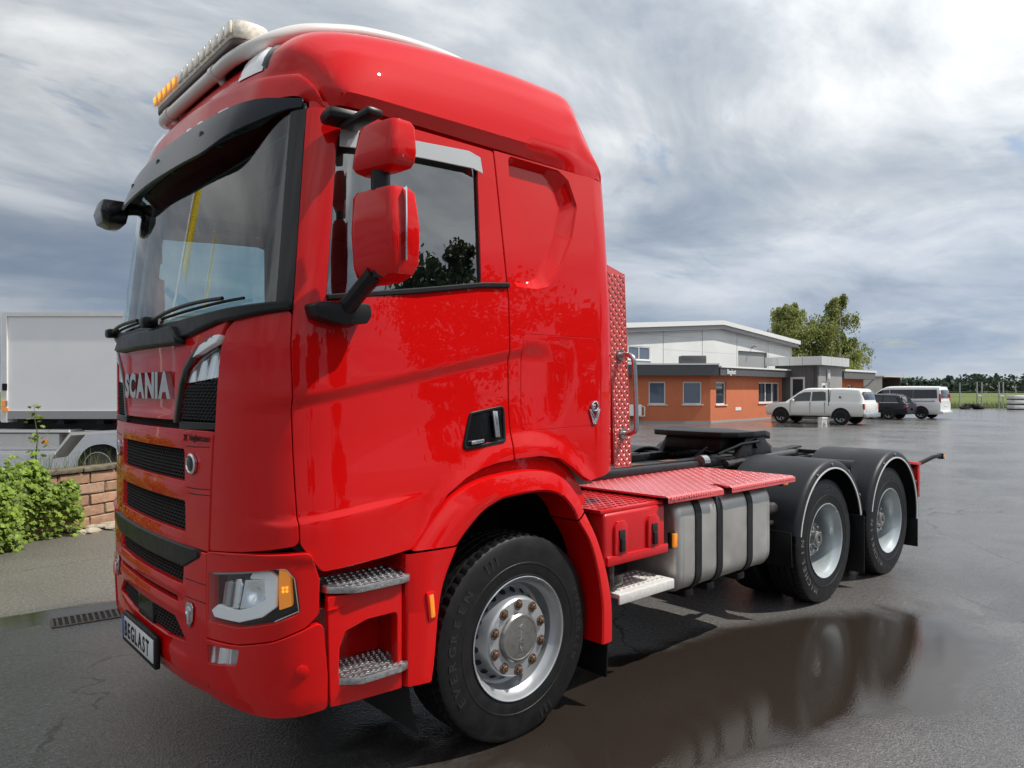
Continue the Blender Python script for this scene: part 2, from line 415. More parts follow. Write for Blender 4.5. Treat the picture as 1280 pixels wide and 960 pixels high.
def strip(name,path,w,h,mat,parent,surf=cab,d=0.0,mirror=False):
    """raised bead along a path on the skin"""
    res=[]
    for sg in ((1,-1) if mirror else (1,)):
        m=MB(); rows=[]
        for i,(u,z) in enumerate(path):
            a=path[max(i-1,0)]; b=path[min(i+1,len(path)-1)]; t=Vector((b[0]-a[0],b[1]-a[1])).normalized(); n=Vector((-t.y,t.x))
            ww=w[i] if isinstance(w,(list,tuple)) else w
            rows.append([S(surf,sg*(u+n.x*q*ww/2),z+n.y*q*ww/2,d+hh) for q,hh in ((-1,-.01),(-1,h*.6),(-.6,h),(.6,h),(1,h*.6),(1,-.01))])
        m.grid(rows); m.f+= [tuple(range(6)),tuple(len(m.v)-6+k for k in range(6))]; m.m+=[0,0]
        res.append(m.build(name,mat,parent,35))
    return res[0] if not mirror else res
def lattice(m,poly,surf,d,pu=.022,pz=.016,hgt=.010,sg=1):
    """rows of small raised lozenges filling a grille opening"""
    us=[p[0] for p in poly]; zs=[p[1] for p in poly]; j=0; z=min(zs)
    while z<max(zs):
        u=min(us)+(pu/2 if j%2 else 0)
        while u<max(us):
            if inpoly((u,z),poly):
                k=len(m.v); a,b=pu*.40,pz*.62
                for du_,dz_,h in ((-a,0,0),(0,-b,0),(a,0,0),(0,b,0),(-a*.25,0,hgt),(0,-b*.3,hgt),(a*.25,0,hgt),(0,b*.3,hgt)):
                    m.v.append(tuple(S(surf,sg*(u+du_),z+dz_,d+h)))
                for f in ((4,5,6,7),(0,1,5,4),(1,2,6,5),(2,3,7,6),(3,0,4,7)): m.f.append(tuple(k+q for q in f)); m.m.append(m.cur)
            u+=pu
        z+=pz/2*1.25; j+=1
def mirrored(fn):
    for sg in (1,-1): fn(sg)

# ================================================================== TRACTOR UNIT
T=empty('tractor_unit'); tag(T,'glossy red three-axle tractor truck with black and chrome lettered grille, parked on wet asphalt','truck')

def crease_lines():
    ua,ub=ux(1.0),ux(.1); out=[]
    for e in (0,.02,.04,.06):
        za=1.70+(1.155-plan(ua)[0])*.205-e; zb=1.70+(1.155-plan(ub)[0])*.205-e; out.append(((ua,za),(-(zb-za),ub-ua)))
    for e in (0,.018,.035):
        za=1.225+(1.16-plan(ua)[0])*.12-e; zb=1.225+(1.16-plan(ub)[0])*.12-e; out.append(((ua,za),(-(zb-za),ub-ua)))
    return out
CRL=crease_lines()
# ---- dark shell behind the painted panels (seen only in the shut lines)
DOOR=[(1.160,2.822),(1.178,2.06),(1.213,1.12),(ux(1.06),1.008)]+SX([(.64,1.045),(.56,1.16),(.47,1.262),(.37,1.325),(.28,1.362),(.18,1.382),(.086,1.388),(.092,1.6),(.102,2.16),(.18,2.822)])
WIN=SX([(1.050,2.735),(1.056,2.082),(.262,2.205),(.275,2.790)])
WINr=rnd(WIN,[.05,.015,.03,.07],5)
QTR=SX([(.072,1.392),(-.10,1.396),(-.24,1.375),(-.33,1.325),(-.41,1.27),(-.475,1.24),(-.60,1.255)])+[(ux(-.72),1.285),(ux(-.752),1.30),(ux(-.752),2.836),(ux(-.62),2.838)]+SX([(-.2,2.834),(.168,2.830),(.09,2.16),(.08,1.6)])
QTR=QTR[:8]+QTR[8:]
HATCH=rnd(SX([(.008,2.0),(.010,1.518),(-.578,1.53),(-.572,2.003)]),.035,5)
RECo=SX([(.060,2.222),(.082,2.828),(-.275,2.828),(-.365,2.790),(-.430,2.665),(-.375,2.50),(-.285,2.36),(-.18,2.245),(-.10,2.222)])
RECi=SX([(.030,2.248),(.048,2.800),(-.195,2.800),(-.262,2.762),(-.325,2.65),(-.275,2.51),(-.215,2.40),(-.125,2.285),(-.05,2.25)])
def off_poly(p,e):
    c=Vector((sum(a for a,b in p)/len(p),sum(b for a,b in p)/len(p))); 
    return [tuple(c+(Vector(q)-c)*(1+e/((Vector(q)-c).length))) for q in p]
shell=[(1.12,2.84),(1.15,2.06),(1.17,1.10),(ux(1.0),1.04)]+SX([(.62,1.07),(.55,1.18),(.46,1.285),(.28,1.385),(.086,1.41),(-.24,1.40),(-.40,1.30),(-.48,1.265)])+[(ux(-.70),1.30),(ux(-.70),2.84)]
panel('body_shell',shell,blkm,T,d=-.028,t=.01,holes=[off_poly(WINr,.02),off_poly(RECo,.01)],mirror=True,du=.1,dz=.1)
doors=panel('door',rnd(DOOR,[.012,.02,.03,.03,.05]+[0]*4+[0,.01,0,.02,.012][:5],3),red,T,holes=[WINr],t=.035,mirror=True,du=.05,dz=.05,lines=CRL)
for sg,door in zip((1,-1),doors):
    mp=lambda p:[(sg*a,b) for a,b in p]
    panel('window',mp(off_poly(WINr,.012)),glassd,door,d=-.018,t=.004,du=.2,dz=.2)
    # rubber seal, belt moulding, wind deflector with its sky reflection painted pale grey
    w2=WINr+[WINr[0]]
    sx_=lambda path,w,h,m,n,d=0.0: strip(n,[(sg*a,b) for a,b in path],w,h,m,door,d=d)
    sx_(w2,.014,.004,blk,'window_seal',-.012)
    sx_(SX([(1.05,2.088),(.62,2.150),(.26,2.208),(.10,2.222)]),.024,.012,satin if False else blk,'belt_moulding',.002)
    top=SX([(1.036,2.738),(.6,2.765),(.34,2.783),(.275,2.768),(.262,2.70),(.32,2.712),(.6,2.700),(1.036,2.672)])
    panel('wind_deflector',mp(top),deflm,door,d=.022,t=.004,du=.08,dz=.2)
    # handle recess
    HR=rnd(SX([(.325,1.612),(.372,1.452),(.128,1.478),(.126,1.642)]),.018,3)
    panel('handle_recess',mp(HR),blkg,door,d=.002,t=.02,du=.3,dz=.3,bev=.004)
    sx_(HR+[HR[0]],.014,.006,blk,'handle_surround',.002)
    m=MB(); 
    m.box((0,0,.016),(.030,.125,.012),.004)
    m.v=[tuple(onsurf(cab,sg*ux(.188),1.560,.004)@Vector((a-.1*b*sg,b,c))) for a,b,c in m.v]; m.build('handle',satin,door)
    m=MB(); m.box((0,0,.012),(.075,.018,.012),.004); m.v=[tuple(onsurf(cab,sg*ux(.30),1.482,.004)@Vector((a,b+a*.1*sg,c))) for a,b,c in m.v]; m.build('handle_trim',satin,door)
# ---- rear quarter panels with the blanked window pressing, hatch and badge
qs=panel('quarter_panel',QTR,red,T,holes=[HATCH,rnd(RECo,.03,5)],mirror=True,du=.05,dz=.05,lines=CRL[:4])
def rays(poly,c,n=72):
    out=[]
    for k in range(n):
        a=2*math.pi*k/n; dx,dy=math.cos(a),math.sin(a); best=1e9
        for i in range(len(poly)):
            p,q=poly[i],poly[(i+1)%len(poly)]; ex,ey=q[0]-p[0],q[1]-p[1]; den_=dx*ey-dy*ex
            if abs(den_)<1e-9: continue
            t=((p[0]-c[0])*ey-(p[1]-c[1])*ex)/den_; s_=((p[0]-c[0])*dy-(p[1]-c[1])*dx)/den_
            if t>0 and -1e-6<=s_<=1+1e-6: best=min(best,t)
        out.append((c[0]+dx*best,c[1]+dy*best))
    return out
rc=(ux(-.11),2.53)
ro=rays(rnd(RECo,.03,5),rc,120); ri=rays(rnd(RECi,.03,5),rc,120)
for sg,q in zip((1,-1),qs):
    m=MB(); rows=[]
    for f,dd in ((0,0.0),(.05,-.003),(.12,-.010),(.88,-.040),(.95,-.044),(1,-.045),(1.12,-.045)):
        rows.append([S(cab,sg*((a[0]+(b[0]-a[0])*f) if f<=1 else b[0]+(rc[0]-b[0])*.06),(a[1]+(b[1]-a[1])*f) if f<=1 else b[1]+(rc[1]-b[1])*.06,dd) for a,b in zip(ro,ri)])
    m.grid(rows,closed=True); n0=len(m.v)-120; m.f.append(tuple(n0+k for k in range(120))); m.m.append(0)
    m.build('window_pressing',red,q,18)
    hp=[(sg*a,b) for a,b in off_poly(HATCH,-.008)]
    panel('storage_hatch',hp,red,q,t=.02,du=.06,dz=.06,lines=[((sg*a[0],a[1]),(sg*b[0],b[1])) for a,b in CRL[:4]] if False else ())
    # V-shaped chrome badge with ringed top
    m=MB(); vp=[(-.045,.02),(-.03,.02),(0,-.03),(.03,.02),(.045,.02),(.012,-.062),(-.012,-.062)]
    m.prism(vp,.010,Matrix(),.002)
    m.lathe([(.030,0),(.030,.012),(.024,.016),(.018,.012),(.018,0)],24,Matrix.Translation((0,.034,0)))
    m.lathe([(.012,0),(.012,.012),(.006,.014),(.006,0)],14,Matrix.Translation((-.008,.034,0)))
    M=onsurf(cab,sg*ux(-.515),1.60,.0); m.v=[tuple(M@Vector(v)) for v in m.v]; m.build('badge',chrome,q)
# ---- front corner panels
CORN=[(.730,1.055),(.95,1.078),(1.203,1.118),(1.170,2.035),(1.02,2.022),(.90,2.006),(.845,1.965),(.815,1.88),(.790,1.74),(.752,1.38)]
panel('corner_panel',rnd(CORN,[.01,0,.03,.03,0,.03,.03,0,0,0],4),red,T,mirror=True,du=.04,dz=.02)
# ---- windscreen, pillars
panel('windscreen',[(-1.105,2.044),(-.92,2.020),(-.78,2.0),(.78,2.0),(.92,2.020),(1.105,2.044),(1.10,2.84),(-1.10,2.84)],glass,T,t=.006,du=.05,dz=.12)
panel('pillar_cover',[(1.108,2.042),(1.172,2.047),(1.154,2.84),(1.085,2.84)],blkg,T,d=.004,mirror=True,du=.03,dz=.1)
# inner edge of the black screen border
panel('screen_border',[(1.04,2.03),(1.112,2.04),(1.10,2.84),(1.065,2.84),(1.06,2.2)],blkm,T,d=-.012,t=.004,mirror=True,du=.03,dz=.1)
# ---- cowl and wipers under the screen
cow=[(0,1.948),(.42,1.948),(.55,1.962),(.80,2.008),(.92,2.014),(1.165,2.042),(1.165,2.058),(.85,2.042),(.45,2.020),(0,2.015)]
cow=cow+[(-a,b) for a,b in cow[::-1] if a>0]
panel('cowl',cow,blk,T,d=.028,t=.06,du=.06,dz=.05,bev=.010)
m=MB()
panel('cowl_ledge',[(-.50,1.93),(.50,1.93),(.42,1.99),(-.42,1.99)],blk,T,d=.052,t=.05,du=.08,dz=.05,bev=.010)
for u0,u1,z1 in ((-.72,-.08,2.06),(.12,.86,2.085)):
    m=MB(); pa=[S(cab,u0+(u1-u0)*k/12,2.035+(z1-2.035)*math.sin(k/12*1.5),.045+.012*math.sin(k/12*3.14)) for k in range(13)]
    m.tube(pa,.009,6); m.box(pa[0],(.07,.07,.05),.012); wa=m.build('wiper',blk,T)
    m=MB(); m.tube([S(cab,u0+.10+(u1-u0)*k/12,2.050+(z1-2.05)*k/12*1.0,.020) for k in range(13)],.007,6); m.build('wiper_blade',blkm,wa)
# ---- upper front panel with lettering
half=[(0,1.590),(.40,1.590),(.425,1.66),(.455,1.75),(.50,1.81),(.57,1.858),(.70,1.912),(.812,1.952),(.842,2.000),(.62,1.962),(.45,1.938),(0,1.938)]
UP=half+[(-a,b) for a,b in half[::-1] if a>0]
def upd(u,z):   # pressed field round the lettering
    a=abs(u); return -.012*sm(.40,.34,a)*sm(1.60,1.64,z)*sm(1.93,1.89,z)
front=panel('front_panel',UP,red,T,d=.004,t=.05,du=.04,dz=.03,df=upd)
def stamp(geo,M,m,th):
    """extruded flat lettering: geo = (verts, faces) of a flat text, th its thickness"""
    m.add(geo[0],geo[1],M)
xo=-.372
for ch in 'SCANIA':
    vs_,fs_=text_geo(ch,.158,.0085,.012)
    x0=min(v.x for v in vs_); x1=max(v.x for v in vs_); wd=(x1-x0)*1.15
    for v in vs_: v.x=(v.x-x0)*1.15
    m=MB(); M=onsurf(cab,xo+wd/2,1.690,.006); m.add([(v.x-wd/2,v.y,v.z) for v in vs_],fs_,M); m.build('chrome_letter',satin,front,20); xo+=wd+.010
# ---- marker lamps beside it
for sg in (1,-1):
    path=[(.400,1.578),(.428,1.66),(.460,1.75),(.505,1.815),(.575,1.866),(.64,1.898),(.705,1.924),(.76,1.941)]
    strip('grey_trim',[(sg*a,b) for a,b in path],.020,.012,greystrip,T,d=.0)
    panel('marker_strip',[(sg*a,b) for a,b in [(.60,1.862),(.79,1.918),(.815,1.945),(.77,1.945),(.66,1.908)]],lensw,T,d=.012,t=.03,du=.05,dz=.1)
    LP=[(.485,1.752),(.785,1.776),(.805,1.884),(.77,1.896),(.66,1.862),(.56,1.815)]
    lamp=panel('upper_lamp',[(sg*a,b) for a,b in LP],clearp,T,d=-.006,t=.02,du=.06,dz=.1)
    panel('lamp_bowl',[(sg*a,b) for a,b in LP],lensr,lamp,d=-.040,t=.01,du=.012,dz=.03,df=lambda u,z:(1.9-z)*.20+.004*math.sin(u*75))
    GP=[(.432,1.585),(.762,1.582),(.785,1.765),(.49,1.740)]
    m=MB(); lattice(m,GP,cab,-.015,.032,.022,.012,sg=sg); m.use(blk); g=m.build('side_grille',blk,T,None,recalc=False)
    panel('side_grille_edge',[(sg*a,b) for a,b in [(.432,1.548),(.76,1.560),(.785,1.582),(.432,1.580)]],blk,T,d=.0,t=.03,du=.06,dz=.1)
# ---- black backing behind every grille
panel('grille_backing',[(-.83,1.0),(.83,1.0),(.86,1.95),(-.86,1.95)],blkm,T,d=-.045,t=.01,du=.08,dz=.2)
panel('grille_backing',[(-.72,.46),(.72,.46),(.72,1.04),(-.72,1.04)],blkm,T,surf=bump_,d=-.06,t=.01,du=.08,dz=.2)
m=MB(); lattice(m,[(-.44,1.552),(.44,1.552),(.44,1.584),(-.44,1.584)],cab,-.02); m.build('grille_slot',blk,T,None,recalc=False)
# ---- grille surround with two meshed openings
def slat(u,z):   # the bars between the openings bow forward in the middle, blocks at both ends are flush
    k=1-sm(.46,.56,abs(u)); return k*.45*(.016*math.exp(-((z-1.275)/.03)**2)+.014*math.exp(-((z-1.50)/.03)**2)+.014*math.exp(-((z-1.06)/.03)**2))
G1=[(-.505,1.320),(.505,1.320),(.500,1.466),(-.500,1.466)]; G2=[(-.512,1.098),(.512,1.098),(.508,1.240),(-.508,1.240)]
sur=panel('grille_surround',[(-.718,1.048),(.718,1.048),(.742,1.38),(.758,1.546),(-.758,1.546),(-.742,1.38)],red,T,d=.004,t=.05,holes=[rnd(G1,.012,3),rnd(G2,.012,3)],du=.045,dz=.025,df=slat)
for G in (G1,G2):
    m=MB(); lattice(m,G,cab,-.026,.034,.026,.014); m.build('grille_mesh',blk,T,None,recalc=False)
for sg in (1,-1):
    for z in (1.276,1.478,1.300):
        strip('seam',[(sg*.52,z),(sg*.60,z),(sg*.735,z+.006)],.004,.0008,blkm,sur,d=.0045)
    m=MB(); M=onsurf(cab,sg*.585,1.405,.006); m.lathe([(.045,0),(.045,.010),(.037,.014),(.034,.010),(0,.010)],28,M)
    m.build('badge',chrome,sur)
    m=MB(); m.lathe([(.033,.0105),(.02,.014),(0,.0145)],20,M); m.build('badge_centre',blkg,sur)
vs_,fs_=text_geo('beglast.com',.040,.0006,.0008); w_=max(v.x for v in vs_)
m=MB(); M=onsurf(cab,.635,1.505,.008); m.add([((v.x-w_/2)*.93+.012,v.y,v.z) for v in vs_],fs_,M)
for a in (.7,-.7): m.box((0,0,0),(.036,.008,.002),0)
m.build('lettering',blkm,sur,None)
m=MB(); M=onsurf(cab,.515,1.515,.008)
for a in (45,-45):
    k=len(m.v); m.box((0,0,0),(.036,.007,.002),0,Euler((0,0,R_(a)))); m.v[k:]=[tuple(M@Vector(v)) for v in m.v[k:]]
m.build('cross_mark',blkm,sur,None)

# ---- bumper, centre
BB=lambda f: f
NOT=[(-.505,.872),(.505,.872),(.515,.965),(.655,1.030),(-.655,1.030),(-.515,.965)]
SLOT=[(-.465,.786),(.465,.786),(.455,.818),(-.455,.818)]
LOW=[(-.55,.628),(-.30,.604),(.30,.604),(.55,.628),(.42,.722),(-.42,.722)]
def chin(u,z): return .010*sm(.60,.54,z)*(1-sm(.45,.72,abs(u)))+(.012*math.exp(-((z-.845)/.03)**2)+.010*math.exp(-((z-.755)/.03)**2))*(1-sm(.44,.56,abs(u)))
bc=panel('bumper',[(-.722,.442),(.722,.442),(.722,1.036),(-.722,1.036)],red,T,surf=bump_,t=.06,holes=[rnd(NOT,.010,3),rnd(SLOT,.006,2),rnd(LOW,.012,3)],du=.045,dz=.022,df=chin)
for P_ in ([(-.505,.874),(.505,.874),(.515,.968),(-.515,.968)],SLOT,LOW):
    m=MB(); lattice(m,P_,bump_,-.03,.034,.026,.014); m.build('bumper_mesh',blk,bc,None,recalc=False)
panel('bumper_step',[(-.515,.962),(.515,.962),(.66,1.022),(.66,1.036),(-.66,1.036),(-.66,1.022)],blk,bc,surf=bump_,d=.010,t=.05,du=.06,dz=.03,bev=.01)
panel('radar_cover',rnd([(-.14,.600),(.10,.600),(.10,.715),(-.14,.715)],.01,3),blkg,bc,surf=bump_,d=-.006,t=.03,du=.1,dz=.1)
for z in (.828,.905): 
    for sg in (1,-1): strip('seam',[(sg*.53,z),(sg*.72,z+.004)],.004,.0008,blkm,bc,surf=bump_,d=.0008)
for sg in (1,-1):
    m=MB(); M=onsurf(bump_,sg*.585,.758,.002)
    m.prism(rnd([(-.035,.04),(-.02,.055),(.02,.055),(.035,.04),(.03,-.02),(0,-.06),(-.03,-.02)],.008,2),.008,M,.003); e=m.build('emblem',satin,bc)
    m=MB(); m.lathe([(.020,.008),(.020,.014),(.013,.016),(.010,.008)],18,M@Matrix.Translation((-.002,.018,0))); m.box(M@Vector((.004,-.012,.012)),(.012,.012,.045),.003); m.build('emblem_relief',chrome,bc)
# number plate
m=MB(); m.box((1.402,0,.518),(.026,.556,.150),.008); m.box((1.382,0,.53),(.03,.40,.08),.006); pf=m.build('number_plate',blk,T)
m=MB(); m.box((1.4165,.016,.524),(.004,.484,.106),.001); m.build('plate_face',plw,pf)
m=MB(); m.box((1.4165,-.245,.524),(.004,.036,.106),.001); m.build('plate_band',pleu,pf)
xo=-.212
for ch in 'BEGLAST':
    vs_,fs_=text_geo(ch,.104,.0022,.0008); x0=min(v.x for v in vs_); wd=(max(v.x for v in vs_)-x0)*.82
    m=MB(); m.add([((v.x-x0)*.82,v.y,v.z) for v in vs_],fs_,mat4((1.4192,xo,.4865),(0,1,0),(0,0,1),(1,0,0))); m.build('plate_letter',blkm,pf,None); xo+=wd+.0145
# ---- bumper corners with headlamp, fog lamp
HL=[(.738,.760),(.95,.772),(1.12,.812),(1.222,.855),(1.205,.99),(1.165,1.034),(.95,1.000),(.738,.968)]
FG=[(.738,.585),(.945,.622),(.968,.708),(.738,.668)]
UPc=[(.729,.695),(.95,.712),(1.12,.752),(1.235,.800),(1.285,.845),(1.288,.98),(1.255,1.086),(1.0,1.072),(.729,1.046)]
LOc=[(.729,.442),(1.0,.440),(1.1,.444),(1.22,.455),(1.315,.470),(1.318,.60),(1.300,.815),(1.235,.788),(1.12,.741),(.95,.701),(.729,.684)]
for sg in (1,-1):
    mp=lambda p:[(sg*a,b) for a,b in p]
    uc=panel('headlamp_surround',mp(rnd(UPc,[.008,0,0,.02,.03,.02,.03,0,.008],4)),red,T,surf=bump_,t=.05,holes=[mp(rnd(HL,[.012,0,0,.03,.02,.03,0,.012],3))],du=.035,dz=.035,df=lambda u,z:.006*sm(1.04,1.07,z))
    lc=panel('bumper_corner',mp(rnd(LOc,[.01,0,0,0,.02,0,.03,0,0,0,.01],4)),red,T,surf=bump_,d=.006,t=.05,holes=[mp(rnd(FG,[.008,.02,.02,.008],3))],du=.035,dz=.04)
    m=MB(); m.lathe([(.026,0),(.026,.004),(.022,.006),(0,.0062)],24,onsurf(bump_,sg*1.225,.632,.006)); m.build('tow_eye_cover',red,lc)
    # headlamp: black housing, reflector bowls, light guide, amber, clear cover
    hl=panel('headlamp',mp(rnd(HL,[.012,0,0,.03,.02,.03,0,.012],3)),blkg,T,surf=bump_,d=-.045,t=.03,du=.05,dz=.05)
    panel('headlamp_cover',mp(rnd(off_poly(HL,.002),[.012,0,0,.03,.02,.03,0,.012],3)),clearp,hl,surf=bump_,d=-.002,t=.02,du=.05,dz=.05)
    guide=[(.760,.812),(.785,.792),(.95,.800),(1.06,.835),(1.115,.875),(1.115,.985),(1.085,1.006),(1.00,1.000),(.985,.972),(1.06,.978),(1.072,.900),(1.02,.862),(.94,.838),(.80,.838)]
    panel('light_guide',mp(guide),lensw,hl,surf=bump_,d=-.034,t=.02,du=.03,dz=.02,bev=.004,df=lambda u,z:(1.01-z)*.145)
    panel('reflector',mp([(.945,.850),(1.02,.866),(1.064,.902),(1.055,.972),(.955,.958)]),lensr,hl,surf=bump_,d=-.036,t=.02,du=.012,dz=.012,df=lambda u,z:(.985-z)*.16-.016*math.exp(-((abs(u)-1.01)**2+(z-.915)**2)/.0009))
    panel('reflector',mp([(.885,.845),(.930,.850),(.935,.960),(.890,.955)]),lensr,hl,surf=bump_,d=-.034,t=.02,du=.012,dz=.03,df=lambda u,z:.008*math.sin(abs(u)*70)+(.985-z)*.14)
    panel('reflector',mp([(.815,.850),(.870,.848),(.875,.945),(.815,.930)]),lensg,hl,surf=bump_,d=-.036,t=.02,du=.012,dz=.03,df=lambda u,z:.006*math.sin(abs(u)*60)+(.985-z)*.14)
    panel('brow',mp([(.750,.958),(.95,.990),(1.09,1.018),(1.09,1.026),(.95,1.000),(.750,.968)]),lensg,hl,surf=bump_,d=-.012,t=.02,du=.05,dz=.05)
    panel('indicator',mp([(1.135,.868),(1.182,.884),(1.172,1.010),(1.135,1.018)]),amber,hl,surf=bump_,d=-.012,t=.03,du=.03,dz=.05)
    strip('lamp_edge',mp([(1.095,1.026),(1.165,1.026),(1.196,.988),(1.212,.862),(1.12,.822)]),.005,.003,lensr,hl,surf=bump_,d=-.008)
    m=MB()
    for a,b in ((1.15,.938),(1.165,.940),(1.15,.952),(1.165,.954)): m.lathe([(.006,0),(.005,.003),(0,.004)],8,onsurf(bump_,sg*a,b,-.011))
    m.build('indicator_bulb',amberlit,hl)
    fg=panel('fog_lamp',mp(off_poly(rnd(FG,[.008,.02,.02,.008],3),-.002)),clearp,T,surf=bump_,d=.002,t=.02,du=.05,dz=.05)
    panel('fog_bowl',mp([(.74,.588),(.885,.612),(.895,.694),(.74,.666)]),lensr,fg,surf=bump_,d=-.030,t=.02,du=.015,dz=.015,df=lambda u,z:.005*math.sin(abs(u)*80)+(.70-z)*.2)
    panel('fog_side',mp([(.888,.612),(.945,.623),(.962,.704),(.898,.694)]),lensg,fg,surf=bump_,d=-.012,t=.02,du=.05,dz=.05)
    # ---- entry steps
    SP=SX([(1.022,.472),(.712,.468),(.712,.905),(1.03,.905),(1.030,.82)]); SH=SX([(.995,.575),(.728,.572),(.728,.798),(.87,.795),(.965,.765),(.99,.70)])
    sp=panel('step_panel',mp(SP),red,T,surf=bump_,d=.004,t=.05,holes=[mp(rnd(SH,.02,3))],du=.04,dz=.04)
    m=MB(); m.grid([[(x,sg*y,z) for x in (1.05,.7)] for y,z in ((1.20,.55),(1.03,.56),(1.03,.85),(1.23,.86))]); m.grid([[(.705,sg*y,z) for y in (1.0,1.24)] for z in (.5,.9)]); m.build('step_well',red,sp,30,recalc=False)
    m=MB(); m.grid([[(.690,sg*y,z) for y in (1.0,1.215)] for z in (.9,1.03)]); m.grid([[(x,sg*y,z) for x in (1.03,.66)] for y,z in ((1.185,.905),(1.04,.908),(1.05,1.12))]); m.build('step_well',red,sp,30,recalc=False)
    for zc,xa,xb in ((.918,1.05,.685),(.552,1.03,.695)):
        m=MB(); pl=rnd([(xa,1.02),(xb,1.02),(xb,1.262),(xb+.05,1.278),(xa-.10,1.278),(xa,1.20)],[0,0,.03,.03,.07,.05],5); pl=[(x,sg*y) for x,y in pl]
        m.prism(ccw(pl),.028,Matrix.Translation((0,0,zc)),.004)
        for i in range(11):
            for j in range(5):
                x=xa-.04-i*(xa-xb-.07)/10-(.015 if j%2 else 0); y=1.07+j*.045
                if x>xb+.012 and inpoly((x,sg*y),pl): m.lathe([(.013,0),(.012,.003),(.008,.0035),(.006,.0005),(0,.0005)],8,Matrix.Translation((x,sg*y,zc+.028)))
        m.build('step',alub,T)
    # ---- wheel-arch flare in three pieces
    y0=1.232
    FP=[(.694,1.030),(.702,.470),(.585,.470),(.566,.60),(.549,.77),(.515,.90),(.452,1.022)]
    m=MB(); ro_=[]
    def ring(pts_out,pts_in,back=0.0):
        rows=[]
        for (a,b),(c,d_) in zip(pts_out,pts_in):
            L_=lambda f:(a+(c-a)*f,b+(d_-b)*f)
            wl=math.hypot(c-a,d_-b) or 1; e_=-back/wl
            rows.append(([(L_(e_)[0],sg*1.192,L_(e_)[1])] if back else [])+[(L_(0)[0],sg*1.205,L_(0)[1]),(L_(0)[0],sg*1.240,L_(0)[1]),(L_(.06)[0],sg*1.252,L_(.06)[1]),(L_(.55)[0],sg*1.268,L_(.55)[1]),(L_(.90)[0],sg*1.275,L_(.90)[1]),(L_(1)[0],sg*1.268,L_(1)[1]),(L_(1.02)[0],sg*1.20,L_(1.02)[1]),(L_(1.04)[0],sg*1.08,L_(1.04)[1])])
        return rows
    def dens(p,n=8): 
        c=crv(p,n); return [(q.x,q.y) for q in c]
    o1=dens([(.660,1.036),(.549,1.165),(.455,1.248),(.335,1.298),(.203,1.322),(-.003,1.332),(-.16,1.312),(-.27,1.262),(-.36,1.172),(-.412,1.085)]); i1=dens([(.450,1.036),(.385,1.100),(.300,1.166),(.225,1.198),(.153,1.214),(-.003,1.222),(-.12,1.216),(-.22,1.182),(-.30,1.112),(-.335,1.050)])
    m.grid(ring(o1,i1,.085)); m.build('arch_flare',red,T,40)
    o2=dens([(-.418,1.075),(-.505,.941),(-.57,.80),(-.615,.66),(-.637,.54),(-.640,.35)]); i2=dens([(-.340,1.042),(-.430,.922),(-.485,.78),(-.518,.64),(-.532,.53),(-.530,.36)])
    m=MB(); m.grid(ring(o2,i2)); m.build('arch_flare',red,T,40)
    m=MB(); o3=dens([(.700,1.028),(.702,.90),(.702,.75),(.702,.60),(.702,.470)]); i3=dens([(.448,1.028),(.520,.89),(.550,.76),(.567,.60),(.586,.470)])
    m.grid(ring(o3,i3)); af=m.build('arch_flare',red,T,40)
    m=MB(); m.box((.592,sg*1.270,.795),(.040,.018,.125),.006,Euler((0,R_(6),0))); m.build('side_marker',red,af); m=MB(); m.box((.590,sg*1.278,.795),(.022,.012,.100),.004,Euler((0,R_(6),0))); m.build('side_marker_lens',amber,af)
    # liner + mudflap
    m=MB(); M=YAX((0,sg*.55,.50),sg)
    m.lathe([(.700,.0),(.700,.66)],40,M,R_(-200) if sg>0 else R_(-340+0),R_(20) if sg>0 else R_(-160)) if False else None
    rows=[]
    for k in range(37):
        a=R_(-25+k*230/36); x=.66*math.cos(a); z=.52+.72*math.sin(a); rows.append([(x,sg*.45,z),(x,sg*1.20,z)])
    m.grid(rows); m.grid([[(x,sg*.46,z) for x in (.7,-.7)] for z in (.3,1.3)]); m.build('wheel_liner',blkm,T,30,recalc=False)
    m=MB(); m.box((-.60,sg*1.02,.28),(.012,.46,.24),.003,Euler((0,R_(-4),0))); m.build('mud_flap',blk,T)
    m=MB(); m.box((.85,sg*.80,.75),(.34,.30,.60)); m.build('inner_bracket',blkm,T)

